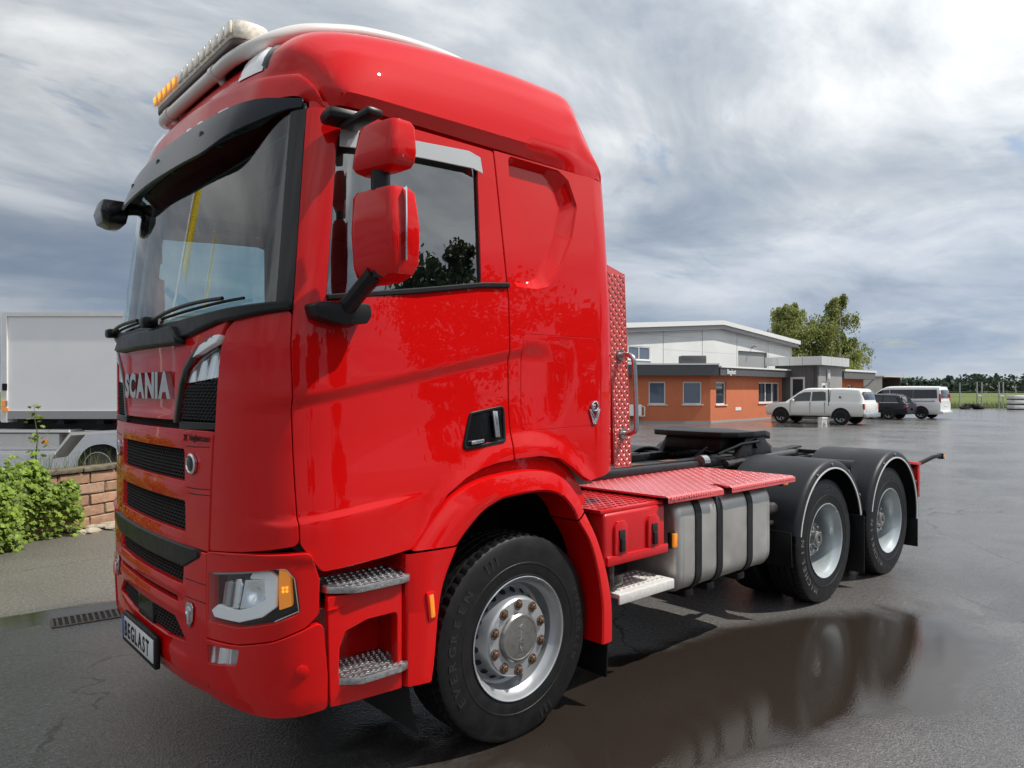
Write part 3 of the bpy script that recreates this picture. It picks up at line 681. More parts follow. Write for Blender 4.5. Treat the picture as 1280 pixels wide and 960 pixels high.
# ---- roof
def roofS():
    st=[
     [(1.045,1.085,2.845),(1.085,1.062,2.875),(1.115,1.02,2.885),(1.165,.92,2.888),(1.205,.80,2.890),(1.248,.5,2.890),(1.268,.25,2.890),(1.275,0,2.890)],
     [(1.015,1.125,2.842),(1.045,1.115,2.900),(1.085,1.035,2.975),(1.128,.93,2.990),(1.168,.80,3.000),(1.212,.5,3.010),(1.232,.25,3.015),(1.238,0,3.015)],
     [(1.000,1.113,2.842),(1.030,1.103,2.904),(1.068,1.022,2.990),(1.110,.916,3.006),(1.150,.786,3.016),(1.194,.49,3.026),(1.214,.245,3.031),(1.220,0,3.031)],
     [(.965,1.172,2.842),(.970,1.190,2.895),(1.02,1.090,3.055),(1.078,.965,3.118),(1.100,.81,3.140),(1.130,.5,3.140),(1.142,.25,3.14),(1.145,0,3.14)],
     [(.86,1.193,2.842),(.86,1.219,2.892),(.90,1.135,3.10),(.965,.985,3.205),(.985,.82,3.240),(1.00,.5,3.25),(1.005,.25,3.255),(1.01,0,3.255)],
     [(.70,1.197,2.842),(.70,1.225,2.893),(.71,1.150,3.130),(.74,1.035,3.245),(.77,.84,3.305),(.79,.5,3.365),(.80,.25,3.375),(.80,0,3.38)],
     [(.40,1.199,2.842),(.40,1.227,2.898),(.40,1.148,3.165),(.40,1.050,3.285),(.40,.86,3.345),(.40,.5,3.395),(.40,.25,3.41),(.40,0,3.415)],
     [(.0,1.199,2.842),(.0,1.227,2.905),(.0,1.150,3.185),(.0,1.052,3.312),(.0,.86,3.365),(.0,.5,3.41),(.0,.25,3.425),(0,0,3.43)],
     [(-.26,1.199,2.842),(-.26,1.226,2.915),(-.30,1.149,3.188),(-.32,1.052,3.315),(-.34,.86,3.365),(-.36,.5,3.405),(-.36,.25,3.415),(-.36,0,3.42)],
     [(-.42,1.198,2.842),(-.42,1.204,2.915),(-.43,1.152,3.175),(-.47,1.050,3.300),(-.51,.86,3.345),(-.53,.5,3.38),(-.535,.25,3.385),(-.535,0,3.39)],
     [(-.53,1.195,2.842),(-.525,1.198,2.905),(-.500,1.148,3.09),(-.555,1.055,3.195),(-.600,.86,3.225),(-.62,.5,3.245),(-.625,.25,3.25),(-.625,0,3.25)],
     [(-.590,1.192,2.842),(-.600,1.190,2.87),(-.615,1.166,2.92),(-.668,1.085,2.95),(-.695,.86,2.955),(-.702,.5,2.96),(-.705,.25,2.96),(-.705,0,2.96)],
     [(-.600,1.176,2.81),(-.622,1.172,2.81),(-.652,1.140,2.81),(-.688,1.055,2.81),(-.716,.85,2.80),(-.722,.5,2.80),(-.725,.25,2.80),(-.725,0,2.80)]]
    return st
st=roofS()
def crv3(P,n):
    out=[]; Q=[2*P[0]-P[1]]+P+[2*P[-1]-P[-2]]
    for i in range(1,len(Q)-2):
        a,b,c,d=Q[i-1:i+3]
        for k in range(n):
            t=k/n; out.append(.5*((2*b)+(c-a)*t+(2*a-5*b+4*c-d)*t*t+(3*b-a-3*c+d)*t**3))
    out.append(P[-1]); return out
cols=[crv3([Vector(r[i])+Vector((0,0,.030)) for r in st],6) for i in range(8)]
rows=[]
for j in range(len(cols[0])):
    p=[c[j] for c in cols]
    A,B,C_=p[0],p[1],p[2]
    hp=[A,A*.5+B*.5,B]+[B.lerp(C_,k/6)+Vector((0,.012*math.sin(math.pi*k/6),0)) for k in range(1,7)]
    hp+=crv3([C_]+p[3:],5)[1:]
    full=hp+[Vector((q.x,-q.y,q.z)) for q in hp[::-1][1:]]
    rows.append(full)
m=MB(); m.grid(rows); roof=m.build('roof',red,T,32)
# underside lip (drip rail shadow gap)
panel('drip_rail',[(1.16,2.822),(ux(-.60),2.822),(ux(-.60),2.86),(1.16,2.86)],red,T,d=-.018,t=.02,mirror=True,du=.1,dz=.1)
# rear wall of the cab
m=MB(); m.grid([[( -.745+itp(z,[2.2,2.9],[0,.04]),y,z) for y in (-1.05,1.05)] for z in (1.28,2.2,2.82)]); m.build('rear_wall',red,T,None,recalc=False)
# roof marker lamps at the front corners
def roof_pt(fr,fc):   # fr 0..1 along rows, fc column index position
    r=fr*(len(rows)-1); i=int(r); i=min(i,len(rows)-2); f=r-i; a=rows[i]; b=rows[i+1]; k=int(fc); g=fc-k
    return (a[k].lerp(a[k+1],g)).lerp(b[k].lerp(b[k+1],g),f)
nc=len(rows[0])
for sg in (1,-1):
    def rp_(fr,fc,h):
        c=fc if sg>0 else (nc-1)-fc-1e-4
        p=roof_pt(fr,c); q=roof_pt(fr+.004,c)-p; w=roof_pt(fr,c+.02)-p; n=q.cross(w).normalized()
        if n.dot(p-Vector((.3,0,2.7)))<0: n=-n
        return p+n*h
    def patch(name,f0,f1,c0,c1,mat,h,par,sk=0.0):
        m=MB(); g=[[rp_(f0+(f1-f0)*i/5,c0+(c1-c0)*j/5+sk*i/5,h if 0<i<5 and 0<j<5 else h-.012) for j in range(6)] for i in range(6)]
        m.grid(g); return m.build(name,mat,par,60)
    lb=patch('roof_lamp_base',.190,.300,16.2,21.2,blkg,.008,T,1.2)
    patch('roof_lamp_lens',.196,.295,17.6,21.0,lensw,.016,lb,1.0)
    for fc in (20.2,24.4,27.0):
        patch('brow_slot',.004,.020,fc,fc+(2.0 if fc<21 else 1.3),lensw,.006,roof)
# ---- sun visor
def vis(u,z):
    au=abs(u); k=1-sm(.75,1.16,au); t=(2.885-z)/.22
    p=cab(u,z); n=Vector((1,0,0)).lerp(Vector((0,1 if u>0 else -1,0)),sm(.8,1.2,au)*.5)
    return p+n*((.020+.055*t*k)+.035*k)
vz=lambda u: 2.700+.125*sm(.60,1.14,abs(u))
ups=[-1.14+2.28*k/40 for k in range(41)]
vp=[(u,vz(u)) for u in ups]+[(u,2.888-.03*sm(.9,1.14,abs(u))) for u in ups[::-1]]
sv=panel('sun_visor',vp,smoke,T,surf=vis,t=.012,du=.06,dz=.06)
m=MB(); m.grid([[vis(u,vz(u))+Vector((-.006,0,.002)),vis(u,vz(u)).lerp(cab(u,2.79),.5)+Vector((0,0,.012)),S(cab,u,max(2.775,vz(u)-.0),.003)] for u in ups]); m.build('visor_underside',blk,sv,None,recalc=False)
for u in (-.55,.0,.55):
    m=MB(); m.box(vis(u,2.80)+Vector((-.05,0,0)),(.10,.03,.05),.006); m.build('visor_bracket',blk,sv)
# ---- light bar on its white pipe rack
bar=MB(); bp=rnd([(-.095,-.60),(.095,-.60),(.095,.60),(-.095,.60)],.08,6)
bar.prism([(a,b) for a,b in bp],.092,Matrix.Translation((1.085,0,3.300)),.028); lbo=bar.build('light_bar',ledclear,T)
m=MB(); m.prism([(a*.94,b*.98) for a,b in bp],.030,Matrix.Translation((1.085,0,3.274)),.006); m.build('light_bar_base',pm('bar_base_brown',(.085,.050,.045),.4),lbo)
for k in range(14):
    m=MB(); m.box((1.180,-.535+k*.0823,3.348),(.014,.066,.056),.006); m.build('light_bar_lens',ledclear if k>4 else amber,lbo)
for k in range(5):
    m=MB(); m.box((1.186,-.535+k*.0823,3.348),(.016,.032,.032),.008); m.build('amber_flasher',amberlit,lbo)
m=MB(); pts=[(1.155,0,3.225),(1.155,.30,3.225),(1.15,.48,3.232),(1.11,.60,3.255),(1.03,.68,3.30),(.92,.715,3.355),(.78,.73,3.40),(.6,.735,3.445),(.35,.735,3.478),(.08,.735,3.485),(-.04,.735,3.46),(-.06,.735,3.40)]
pts=crv3([Vector(p) for p in pts],5); full=[Vector((p.x,-p.y,p.z)) for p in pts[::-1]]+pts[1:]
m.tube(full,.033,12); rk=m.build('roof_rack_pipe',pipew,T,50)
for y in (-.46,.42):
    m=MB(); m.box((1.13,y,3.255),(.07,.06,.05),.008); m.build('pipe_clamp',blk,rk)
for y in (-.36,.32):
    m=MB(); m.cyl((1.155,y-.02,3.225),(1.155,y+.02,3.225),.038,16); m.build('pipe_sleeve',pipew,rk)
    m=MB(); m.cyl((1.14,y,3.21),(1.08,y,3.14),.02,10); m.build('pipe_foot',pipew,rk)
m=MB(); m.lathe([(.035,0),(.033,.04),(.024,.065),(.010,.078),(0,.08)],16,Matrix.Translation((.80,.52,3.36))); m.build('roof_aerial',pipew,T)
# ---- door mirrors
def blob(rows_,name,mat,par,sm_=40): 
    m=MB(); m.grid(rows_,closed=True); n=len(rows_[0]); m.f+= [tuple(range(n)),tuple(len(m.v)-n+k for k in range(n))]; m.m+=[0,0]; return m.build(name,mat,par,sm_)
def housing(sg,secs,name,mat,par):
    """horizontal rounded sections: (z, x front, x back, y inner, y outer)"""
    rows_=[]
    for z,xf,xb,yi,yo,xs in secs:
        # section polygon in (y,x): front face slants back outward by xs
        p=rnd([(yi,xb),(yo,xb-xs),(yo,xf-xs),(yi,xf)],[.010,.010,.038,.032],5)
        rows_.append([(x,sg*y,z) for y,x in p])
    return blob(rows_,name,mat,par)
for sg in (1,-1):
    arm=MB(); arm.box((.985,sg*1.235,2.795),(.17,.12,.05),.022,Euler((0,0,sg*R_(-8)))); arm.box((.975,sg*1.345,2.765),(.07,.22,.032),.012); mirror=arm.build('mirror_arm',blk,T)
    m=MB(); m.cyl((.955,sg*1.455,2.14),(.955,sg*1.455,2.70),.036,14); m.build('mirror_post',blk,mirror)
    m=MB(); ba=rnd([(1.145,2.055),(1.12,1.995),(1.02,1.975),(.915,1.985),(.895,2.015),(.90,2.065)],.02,3)
    m.prism([(x,z) for x,z in ba],.10,mat4((0,sg*1.195,0),(1,0,0),(0,0,1),(0,sg,0)),.015)
    m.build('mirror_foot',blk,mirror)
    m=MB(); m.tube([(1.0,sg*1.25,2.03),(.99,sg*1.31,2.07),(.975,sg*1.37,2.12),(.965,sg*1.44,2.165)],[.040,.034,.034,.040],10); m.build('mirror_lower_arm',blk,mirror)
    up=[(2.712,.995,.940,1.402,1.565,.030),(2.709,1.012,.932,1.392,1.576,.035),(2.69,1.022,.925,1.384,1.584,.04),(2.60,1.032,.92,1.362,1.582,.045),(2.562,1.032,.925,1.352,1.576,.045),(2.545,1.022,.93,1.358,1.562,.045),(2.534,.985,.94,1.375,1.525,.03)]
    housing(sg,up[::-1],'mirror_housing',red,mirror)
    lo=[(2.474,.99,.935,1.350,1.540,.03),(2.470,1.010,.928,1.342,1.555,.04),(2.452,1.020,.915,1.336,1.565,.045),(2.32,1.028,.90,1.336,1.570,.05),(2.19,1.022,.905,1.340,1.568,.05),(2.150,1.01,.915,1.346,1.553,.045),(2.128,.985,.925,1.36,1.50,.04),(2.120,.965,.935,1.38,1.46,.02)]
    housing(sg,lo[::-1],'mirror_housing',red,mirror)
    m=MB(); m.box((.915,sg*1.47,2.33),(.006,.24,.27),.002,Euler((0,0,sg*R_(-6)))); m.box((.925,sg*1.47,2.63),(.006,.22,.12),.002,Euler((0,0,sg*R_(-6)))); m.build('mirror_glass',chrome,mirror)
# ---- front kerb mirror at the far corner
m=MB(); m.tube([(1.12,-.86,2.80),(1.22,-.88,2.79),(1.30,-.91,2.775)],[.035,.03,.03],10); fm=m.build('front_mirror',blk,T,50)
secs=[(z+.185,a-.03,b-.03,c,d,e) for z,a,b,c,d,e in [(2.655,1.36,1.30,.90,1.02,.0),(2.645,1.40,1.27,.87,1.06,.0),(2.58,1.415,1.27,.85,1.085,.0),(2.52,1.40,1.28,.87,1.075,.0),(2.495,1.36,1.30,.92,1.03,.0)]]
housing(-1,secs[::-1],'mirror_housing',blkg,fm)
# ---- cab interior
m=MB(); m.box((.20,0,1.36),(1.6,2.1,.05)); m.build('cab_floor',trimd,T)
m=MB(); m.grid([[(1.18,y,1.90) for y in (-.86,.86)],[(1.14,y,2.03) for y in (-.93,.93)],[(.95,y,2.02) for y in (-1.08,1.08)],[(.86,y,1.90) for y in (-1.08,1.08)],[(.90,y,1.40) for y in (-1.08,1.08)]]); m.build('dashboard',trimd,T,40,recalc=False)
m=MB(); m.box((.98,.55,2.06),(.20,.46,.12),.04); m.build('instrument_hood',trimd,T)
m=MB(); M=Matrix.Translation((.72,.58,2.02))@Euler((0,R_(-55),0)).to_matrix().to_4x4(); m.lathe([(.225,-.015),(.240,0),(.225,.015),(.21,0),(.225,-.015)],36,M); m.box(M@Vector((0,0,0)),(.10,.30,.05),.02,Euler((0,R_(-55),0))); m.build('steering_wheel',trimd,T)
for y in (.60,-.60):
    m=MB(); m.box((.28,y,1.72),(.50,.52,.20),.05); m.box((.02,y,2.08),(.17,.50,.72),.06,Euler((0,R_(-10),0))); s_=m.build('seat',seatm,T)
    m=MB(); m.box((-.05,y,2.52),(.12,.28,.20),.05,Euler((0,R_(-8),0))); m.build('headrest',seatm,s_)
m=MB(); m.grid([[(-.62,y,z) for y in (-1.12,1.12)] for z in (1.3,2.9)]); m.grid([[(x,y,2.86) for y in (-1.08,1.08)] for x in (1.0,-.6)]); m.build('cab_lining',trim,T,None,recalc=False)
m=MB(); m.box((.86,0,2.855),(.26,1.8,.08),.03); m.build('header_shelf',trimd,T)
panel('pillar_trim',[(1.03,2.05),(1.14,2.05),(1.12,2.82),(1.03,2.82)],trim,T,d=-.06,t=.02,mirror=True,du=.05,dz=.2)
# lining of the doors below glass and behind the quarter
for sg in (1,-1):
    m=MB(); m.grid([[(x,sg*1.14,z) for x in (1.1,.2)] for z in (1.2,2.08)]); m.grid([[(x,sg*1.12,z) for x in (.2,-.62)] for z in (1.2,2.86)]); m.build('door_lining',trim,T,None,recalc=False)

# ---- side plate with tread pattern and grab rail behind the cab
def loz(m,O,ex,ey,n,w,h,p,hgt,l=.030,wd=.0075):
    """alternating raised lozenges on a rectangle w x h (directions ex, ey, normal n)"""
    ny=int(h/p); nx=int(w/p); O=Vector(O); ex=Vector(ex); ey=Vector(ey); n=Vector(n)
    for j in range(ny):
        for i in range(nx):
            c=O+ex*((i+.5)*w/nx)+ey*((j+.5)*h/ny); s=1 if (i+j)%2 else -1
            a=(ex*.707*s+ey*.707)*l*.5; b=(-ex*.707*s*s*0+ (ex*.707-ey*.707*s)*1.0)*wd*.5
            k=len(m.v); m.v+=[tuple(c-a),tuple(c-b+n*hgt*.2),tuple(c+a),tuple(c+b+n*hgt*.2),tuple(c-a*.6+n*hgt),tuple(c-b*.45+n*hgt),tuple(c+a*.6+n*hgt),tuple(c+b*.45+n*hgt)]
            for f in ((4,5,6,7),(0,1,5,4),(1,2,6,5),(2,3,7,6),(3,0,4,7)): m.f.append(tuple(k+q for q in f)); m.m.append(m.cur)
tread_hi=pm('worn_tread',(.42,.20,.16),.35,metal=.3,var=.25,vscale=30)
for sg in (1,-1):
    m=MB(); m.use(redplate); m.box((-.86,sg*1.115,1.845),(.150,.006,1.15)); m.box((-.935,sg*1.0,1.845),(.006,.24,1.15))
    m.v=[(x-(2.42-z)*.055*(1 if True else 0)+.03,y,z+(0 if z<2 else (x+.86)*.25)) for x,y,z in m.v]
    k0=len(m.v); m.use(tread_hi); loz(m,(-.935,sg*1.1182,1.275),(1,0,0),(0,0,1),(0,sg,0),.148,1.12,.0245,.0035,.030,.010)
    m.v[k0:]=[(x-(2.42-z)*.055+.03,y,z) for x,y,z in m.v[k0:]]
    pl_=m.build('tread_side_plate',None,T,None)
    m=MB(); pts=[(-.865,1.12,1.925),(-.868,1.17,1.928),(-.872,1.205,1.91),(-.875,1.215,1.87),(-.888,1.215,1.70),(-.895,1.215,1.52),(-.896,1.205,1.485),(-.892,1.17,1.468),(-.888,1.12,1.468)]
    m.tube(crv3([Vector((a,sg*b,c)) for a,b,c in pts],4),.0145,12); gr_=m.build('grab_rail',satin,pl_,50)
    for z,x in ((1.926,-.865),(1.468,-.888)):
        m=MB(); m.cyl((x,sg*1.117,z),(x,sg*1.130,z),.032,16); m.build('rail_flange',satin,pl_)
# ---- chassis
m=MB()
for y in (.40,-.40):
    m.box((-2.33,y,.89),(6.50,.012,.27)); m.box((-2.33,y-.035*(1 if y>0 else -1),1.02),(6.50,.08,.012)); m.box((-2.33,y-.035*(1 if y>0 else -1),.76),(6.50,.08,.012))
for x in (.7,-1.1,-2.5,-4.05,-5.45): m.box((x,0,.89),(.12,.80,.22),.01)
fr=m.build('chassis_frame',frame_m,T,30)
m=MB(); m.box((.0,0,.50),(.16,1.7,.14),.02); m.box((.0,.70,.52),(.24,.2,.26),.05); m.box((.0,-.70,.52),(.24,.2,.26),.05); m.build('front_axle',frame_m,T)
for xw in (-3.39,-4.72):
    m=MB(); m.tube([(xw,-.9,.5),(xw,-.35,.5),(xw,-.2,.5),(xw,.2,.5),(xw,.35,.5),(xw,.9,.5)],[.09,.10,.24,.24,.10,.09],16); m.box((xw,.42,.70),(1.0,.09,.08),.01); m.box((xw,-.42,.70),(1.0,.09,.08),.01); m.build('rear_axle',frame_m,T)
m=MB(); m.box((.25,0,.95),(1.3,.75,.5),.05); m.build('engine_block',blkm,T)
m=MB(); m.box((-1.55,.64,.75),(.9,.36,.5),.04); m.build('air_tank_carrier',blkm,T)
m=MB(); m.box((-1.7,-.85,.74),(1.9,.70,.56),.12,seg=4); m.build('fuel_tank',alu,T,40)
# gear box clutter visible behind the cab, over the frame
m=MB(); m.box((-1.02,0,1.10),(.30,.9,.25),.03); m.box((-1.3,.1,1.06),(.35,.55,.14),.03); m.build('gearbox_cover',frame_m,T)
# ---- battery box with ribbed lid and latches
m=MB(); bb=[(-.62,.75),(-1.17,.745),(-1.175,1.0),(-1.16,1.03),(-.60,1.03),(-.595,1.0)]
m.prism([(x,z) for x,z in ccw(bb)],.62,mat4((0,.60,0),(1,0,0),(0,0,1),(0,1,0)),.012) if False else m.box((-.895,.915,.895),(.56,.60,.29),.022,seg=3)
m.box((-.905,1.222,.775),(.56,.02,.055),.008); bat=m.build('battery_box',redp,T)
m=MB(); m.box((-.885,.905,1.048),(.58,.60,.024),.008)
for i in range(12):
    for j in range(11):
        m.box((-.635-i*.045,.645+j*.052,1.062),(.030,.016,.008),0,Euler((0,0,R_(40 if (i+j)%2 else -40))))
m.build('battery_lid',redp,bat)
for x in (-.745,-1.045):
    m=MB(); m.prism(rnd([(-.055,-.10),(.055,-.10),(.055,.06),(.03,.09),(-.03,.09),(-.055,.06)],.01,2),.020,mat4((x,1.212,.90),(1,0,0),(0,0,1),(0,1,0))@Matrix.Scale(1,4),.006); a_=m.build('latch_bezel',redp,bat)
    m=MB(); m.box((x,1.238,.855),(.036,.02,.075),.006); m.build('latch',frame_m,bat)
    m=MB(); m.box((x,1.236,.915),(.05,.006,.05),.002); m.build('latch_slot',blkm,bat)
m=MB(); m.box((-.72,1.13,.68),(.06,.10,.14),.015); m.box((-.76,1.15,.645),(.10,.09,.07),.02); m.cyl((-.70,1.18,.60),(-.70,1.18,.74),.025,10); m.cyl((-.79,1.17,.63),(-.79,1.10,.63),.035,10); m.build('air_connector',steelgrease,T)
# step below it
m=MB(); m.box((-.985,1.08,.565),(.52,.30,.028),.006); m.box((-.985,1.225,.548),(.52,.014,.055),.004)
for i in range(11):
    for j in range(5): m.lathe([(.011,0),(.010,.004),(.006,.005),(0,.005)],8,Matrix.Translation((-.76-i*.045,.97+j*.05,.579)))
m.build('tank_step',alup,T)
# ---- fuel tank with straps
def rr(y0,y1,z0,z1,r,seg=6): return rnd([(y0,z0),(y1,z0),(y1,z1),(y0,z1)],r,seg)
tp=rr(.56,1.222,.455,1.045,.13,8)
m=MB(); rows_=[]
for x,e in ((-1.305,.045),(-1.312,.018),(-1.33,.004),(-1.36,0),(-1.9,0),(-2.40,0),(-2.43,.004),(-2.448,.018),(-2.455,.045)):
    cy,cz=.891,.75; rows_.append([(x,cy+(y-cy)*(1-e/.33),cz+(z-cz)*(1-e/.29)) for y,z in tp])
m.grid(rows_,closed=True); n=len(tp); m.f+=[tuple(range(n)),tuple(len(m.v)-n+k for k in range(n))]; m.m+=[0,0]
tank=m.build('fuel_tank',alu,T,40)
for x in (-1.362,-2.398): # weld beads
    m=MB(); m.grid([[(x+dx,.891+(y-.891)*k,.75+(z-.75)*k) for y,z in tp] for dx,k in ((-.006,1.0),(0,1.008),(.006,1.0))],closed=True); m.build('tank_seam',alu,tank)
for x in (-1.515,-1.762,-2.145):
    m=MB(); m.grid([[(x+dx,.891+(y-.891)*k,.75+(z-.75)*k) for y,z in tp] for dx,k in ((-.034,1.0),(-.032,1.022),(.032,1.022),(.034,1.0))],closed=True); m.build('tank_strap',frame_m,tank,30)
    m=MB(); m.box((x,1.08,.425),(.09,.16,.05),.01); m.build('strap_bracket',frame_m,tank)
m=MB(); m.box((-1.28,1.185,.80),(.05,.03,.10),.008); a_=m.build('side_marker',blk,tank); m=MB(); m.box((-1.285,1.205,.80),(.036,.022,.085),.006); m.build('side_marker_lens',amber,tank)
m=MB(); m.box((-2.66,1.19,1.035),(.07,.05,.045),.008); a_=m.build('side_marker',blk,T); m=MB(); m.box((-2.672,1.215,1.035),(.055,.022,.035),.006); m.build('side_marker_lens',amber,a_)
# ---- tread-plate deck over the tank
DK=rnd([(-1.10,.46),(-1.13,1.245),(-1.72,1.262),(-1.80,1.12),(-1.88,1.12),(-1.80,1.262),(-2.70,1.262),(-2.70,.46)],[.01,.02,.02,.02,.03,.02,.02,.01],3)
ZD=1.078
m=MB(); m.use(redplate); m.prism(ccw(DK),.012,Matrix.Translation((0,0,ZD)))
def edge(a,b,n_): # folded-down lip
    m.grid([[(a[0],a[1],ZD+.012),(b[0],b[1],ZD+.012)],[(a[0]+n_[0]*.022,a[1]+n_[1]*.022,ZD+.002),(b[0]+n_[0]*.022,b[1]+n_[1]*.022,ZD+.002)],[(a[0]+n_[0]*.024,a[1]+n_[1]*.024,ZD-.030),(b[0]+n_[0]*.024,b[1]+n_[1]*.024,ZD-.030)]])
edge((-1.135,1.244),(-1.715,1.260),(0,1)); edge((-1.815,1.260),(-2.69,1.260),(0,1)); edge((-1.80,1.13),(-1.72,1.258),(-.8,.5)); edge((-1.84,1.14),(-1.805,1.26),(.6,.4)) if False else None
tread_pk=pm('tread_top',(.66,.11,.11),.34,coat=.8,coatr=.2,var=.12,vscale=25,spec=.8)  # pinker tops, with reflected sky painted into the red
m.use(tread_pk); lozm=MB(); loz(lozm,(-2.69,.47,ZD+.0122),(1,0,0),(0,1,0),(0,0,1),1.58,.785,.036,.0022,.027,.010)
keep=[]
for q in range(0,len(lozm.v),8):
    c=lozm.v[q+4]
    if inpoly((c[0],c[1]),ccw(DK)):
        k=len(m.v); m.v+=lozm.v[q:q+8]
        for f in ((4,5,6,7),(0,1,5,4),(1,2,6,5),(2,3,7,6),(3,0,4,7)): m.f.append(tuple(k+w for w in f)); m.m.append(m.cur)
for x in range(21): # wrap of the pattern over the folded lip
    for xx in ([-1.16-x*.026] if x<21 else []): m.box((xx,1.275+(.0 if xx>-1.7 else 0),ZD-.004),(.013,.008,.018),0,Euler((R_(20),R_(35 if x%2 else -35),0)))
for x in range(33): m.box((-1.84-x*.026,1.281,ZD-.004),(.013,.008,.018),0,Euler((R_(20),R_(35 if x%2 else -35),0)))
m.build('tread_deck',None,T,None)
m=MB(); m.box((-1.9,.45,1.045),(1.6,.05,.05),.005); m.box((-1.2,.85,1.055),(.04,.75,.04)); m.box((-2.6,.85,1.055),(.04,.75,.04)); m.build('deck_carrier',blkm,T)
m=MB(); m.box((-1.9,-.86,1.082),(1.6,.80,.012)); m.build('tread_deck',redplate,T,None)
# ---- wheels
def tyre_prof(w):
    h=w/2
    return [(.292,-h*.86),(.300,-h*.93),(.33,-h*.985),(.385,-h),(.43,-h*.985),(.462,-h*.95),(.480,-h*.91),(.488,-h*.885),(.494,-h*.86),(.4985,-h*.82),(.503,-h*.60),(.503,-h*.57),(.490,-h*.555),(.490,-h*.52),(.504,-h*.50),(.505,-h*.22),(.491,-h*.205),(.491,-h*.165),(.505,-h*.15),
            (.505,h*.15),(.491,h*.165),(.491,h*.205),(.505,h*.22),(.504,h*.50),(.490,h*.52),(.490,h*.555),(.503,h*.57),(.503,h*.60),(.4985,h*.82),(.494,h*.86),(.488,h*.885),(.480,h*.91),(.462,h*.95),(.43,h*.985),(.385,h),(.372,h*1.0),(.370,h*1.012),(.362,h*1.012),(.360,h*.998),(.33,h*.985),(.312,h*.955),(.309,h*.965),(.303,h*.955),(.300,h*.93),(.292,h*.86)]
def arc_text(m,s,r,size,a0,step,M,z,flip=False,off=.0015,wf=1.0):
    """letters set round a circle of radius r on the local xy plane; a0 angle of the first letter (deg)"""
    a=a0
    for ch in s:
        vs_,fs_=text_geo(ch,size,off,.0018)
        if vs_:
            x0=min(v.x for v in vs_); x1=max(v.x for v in vs_)
            t=R_(a); er=Vector((math.cos(t),math.sin(t),0)); et=Vector((math.sin(t),-math.cos(t),0))
            m.add([er*(r+v.y)+et*((v.x-(x0+x1)/2)*wf)+Vector((0,0,z+v.z)) for v in vs_],fs_,M)
        a-=step
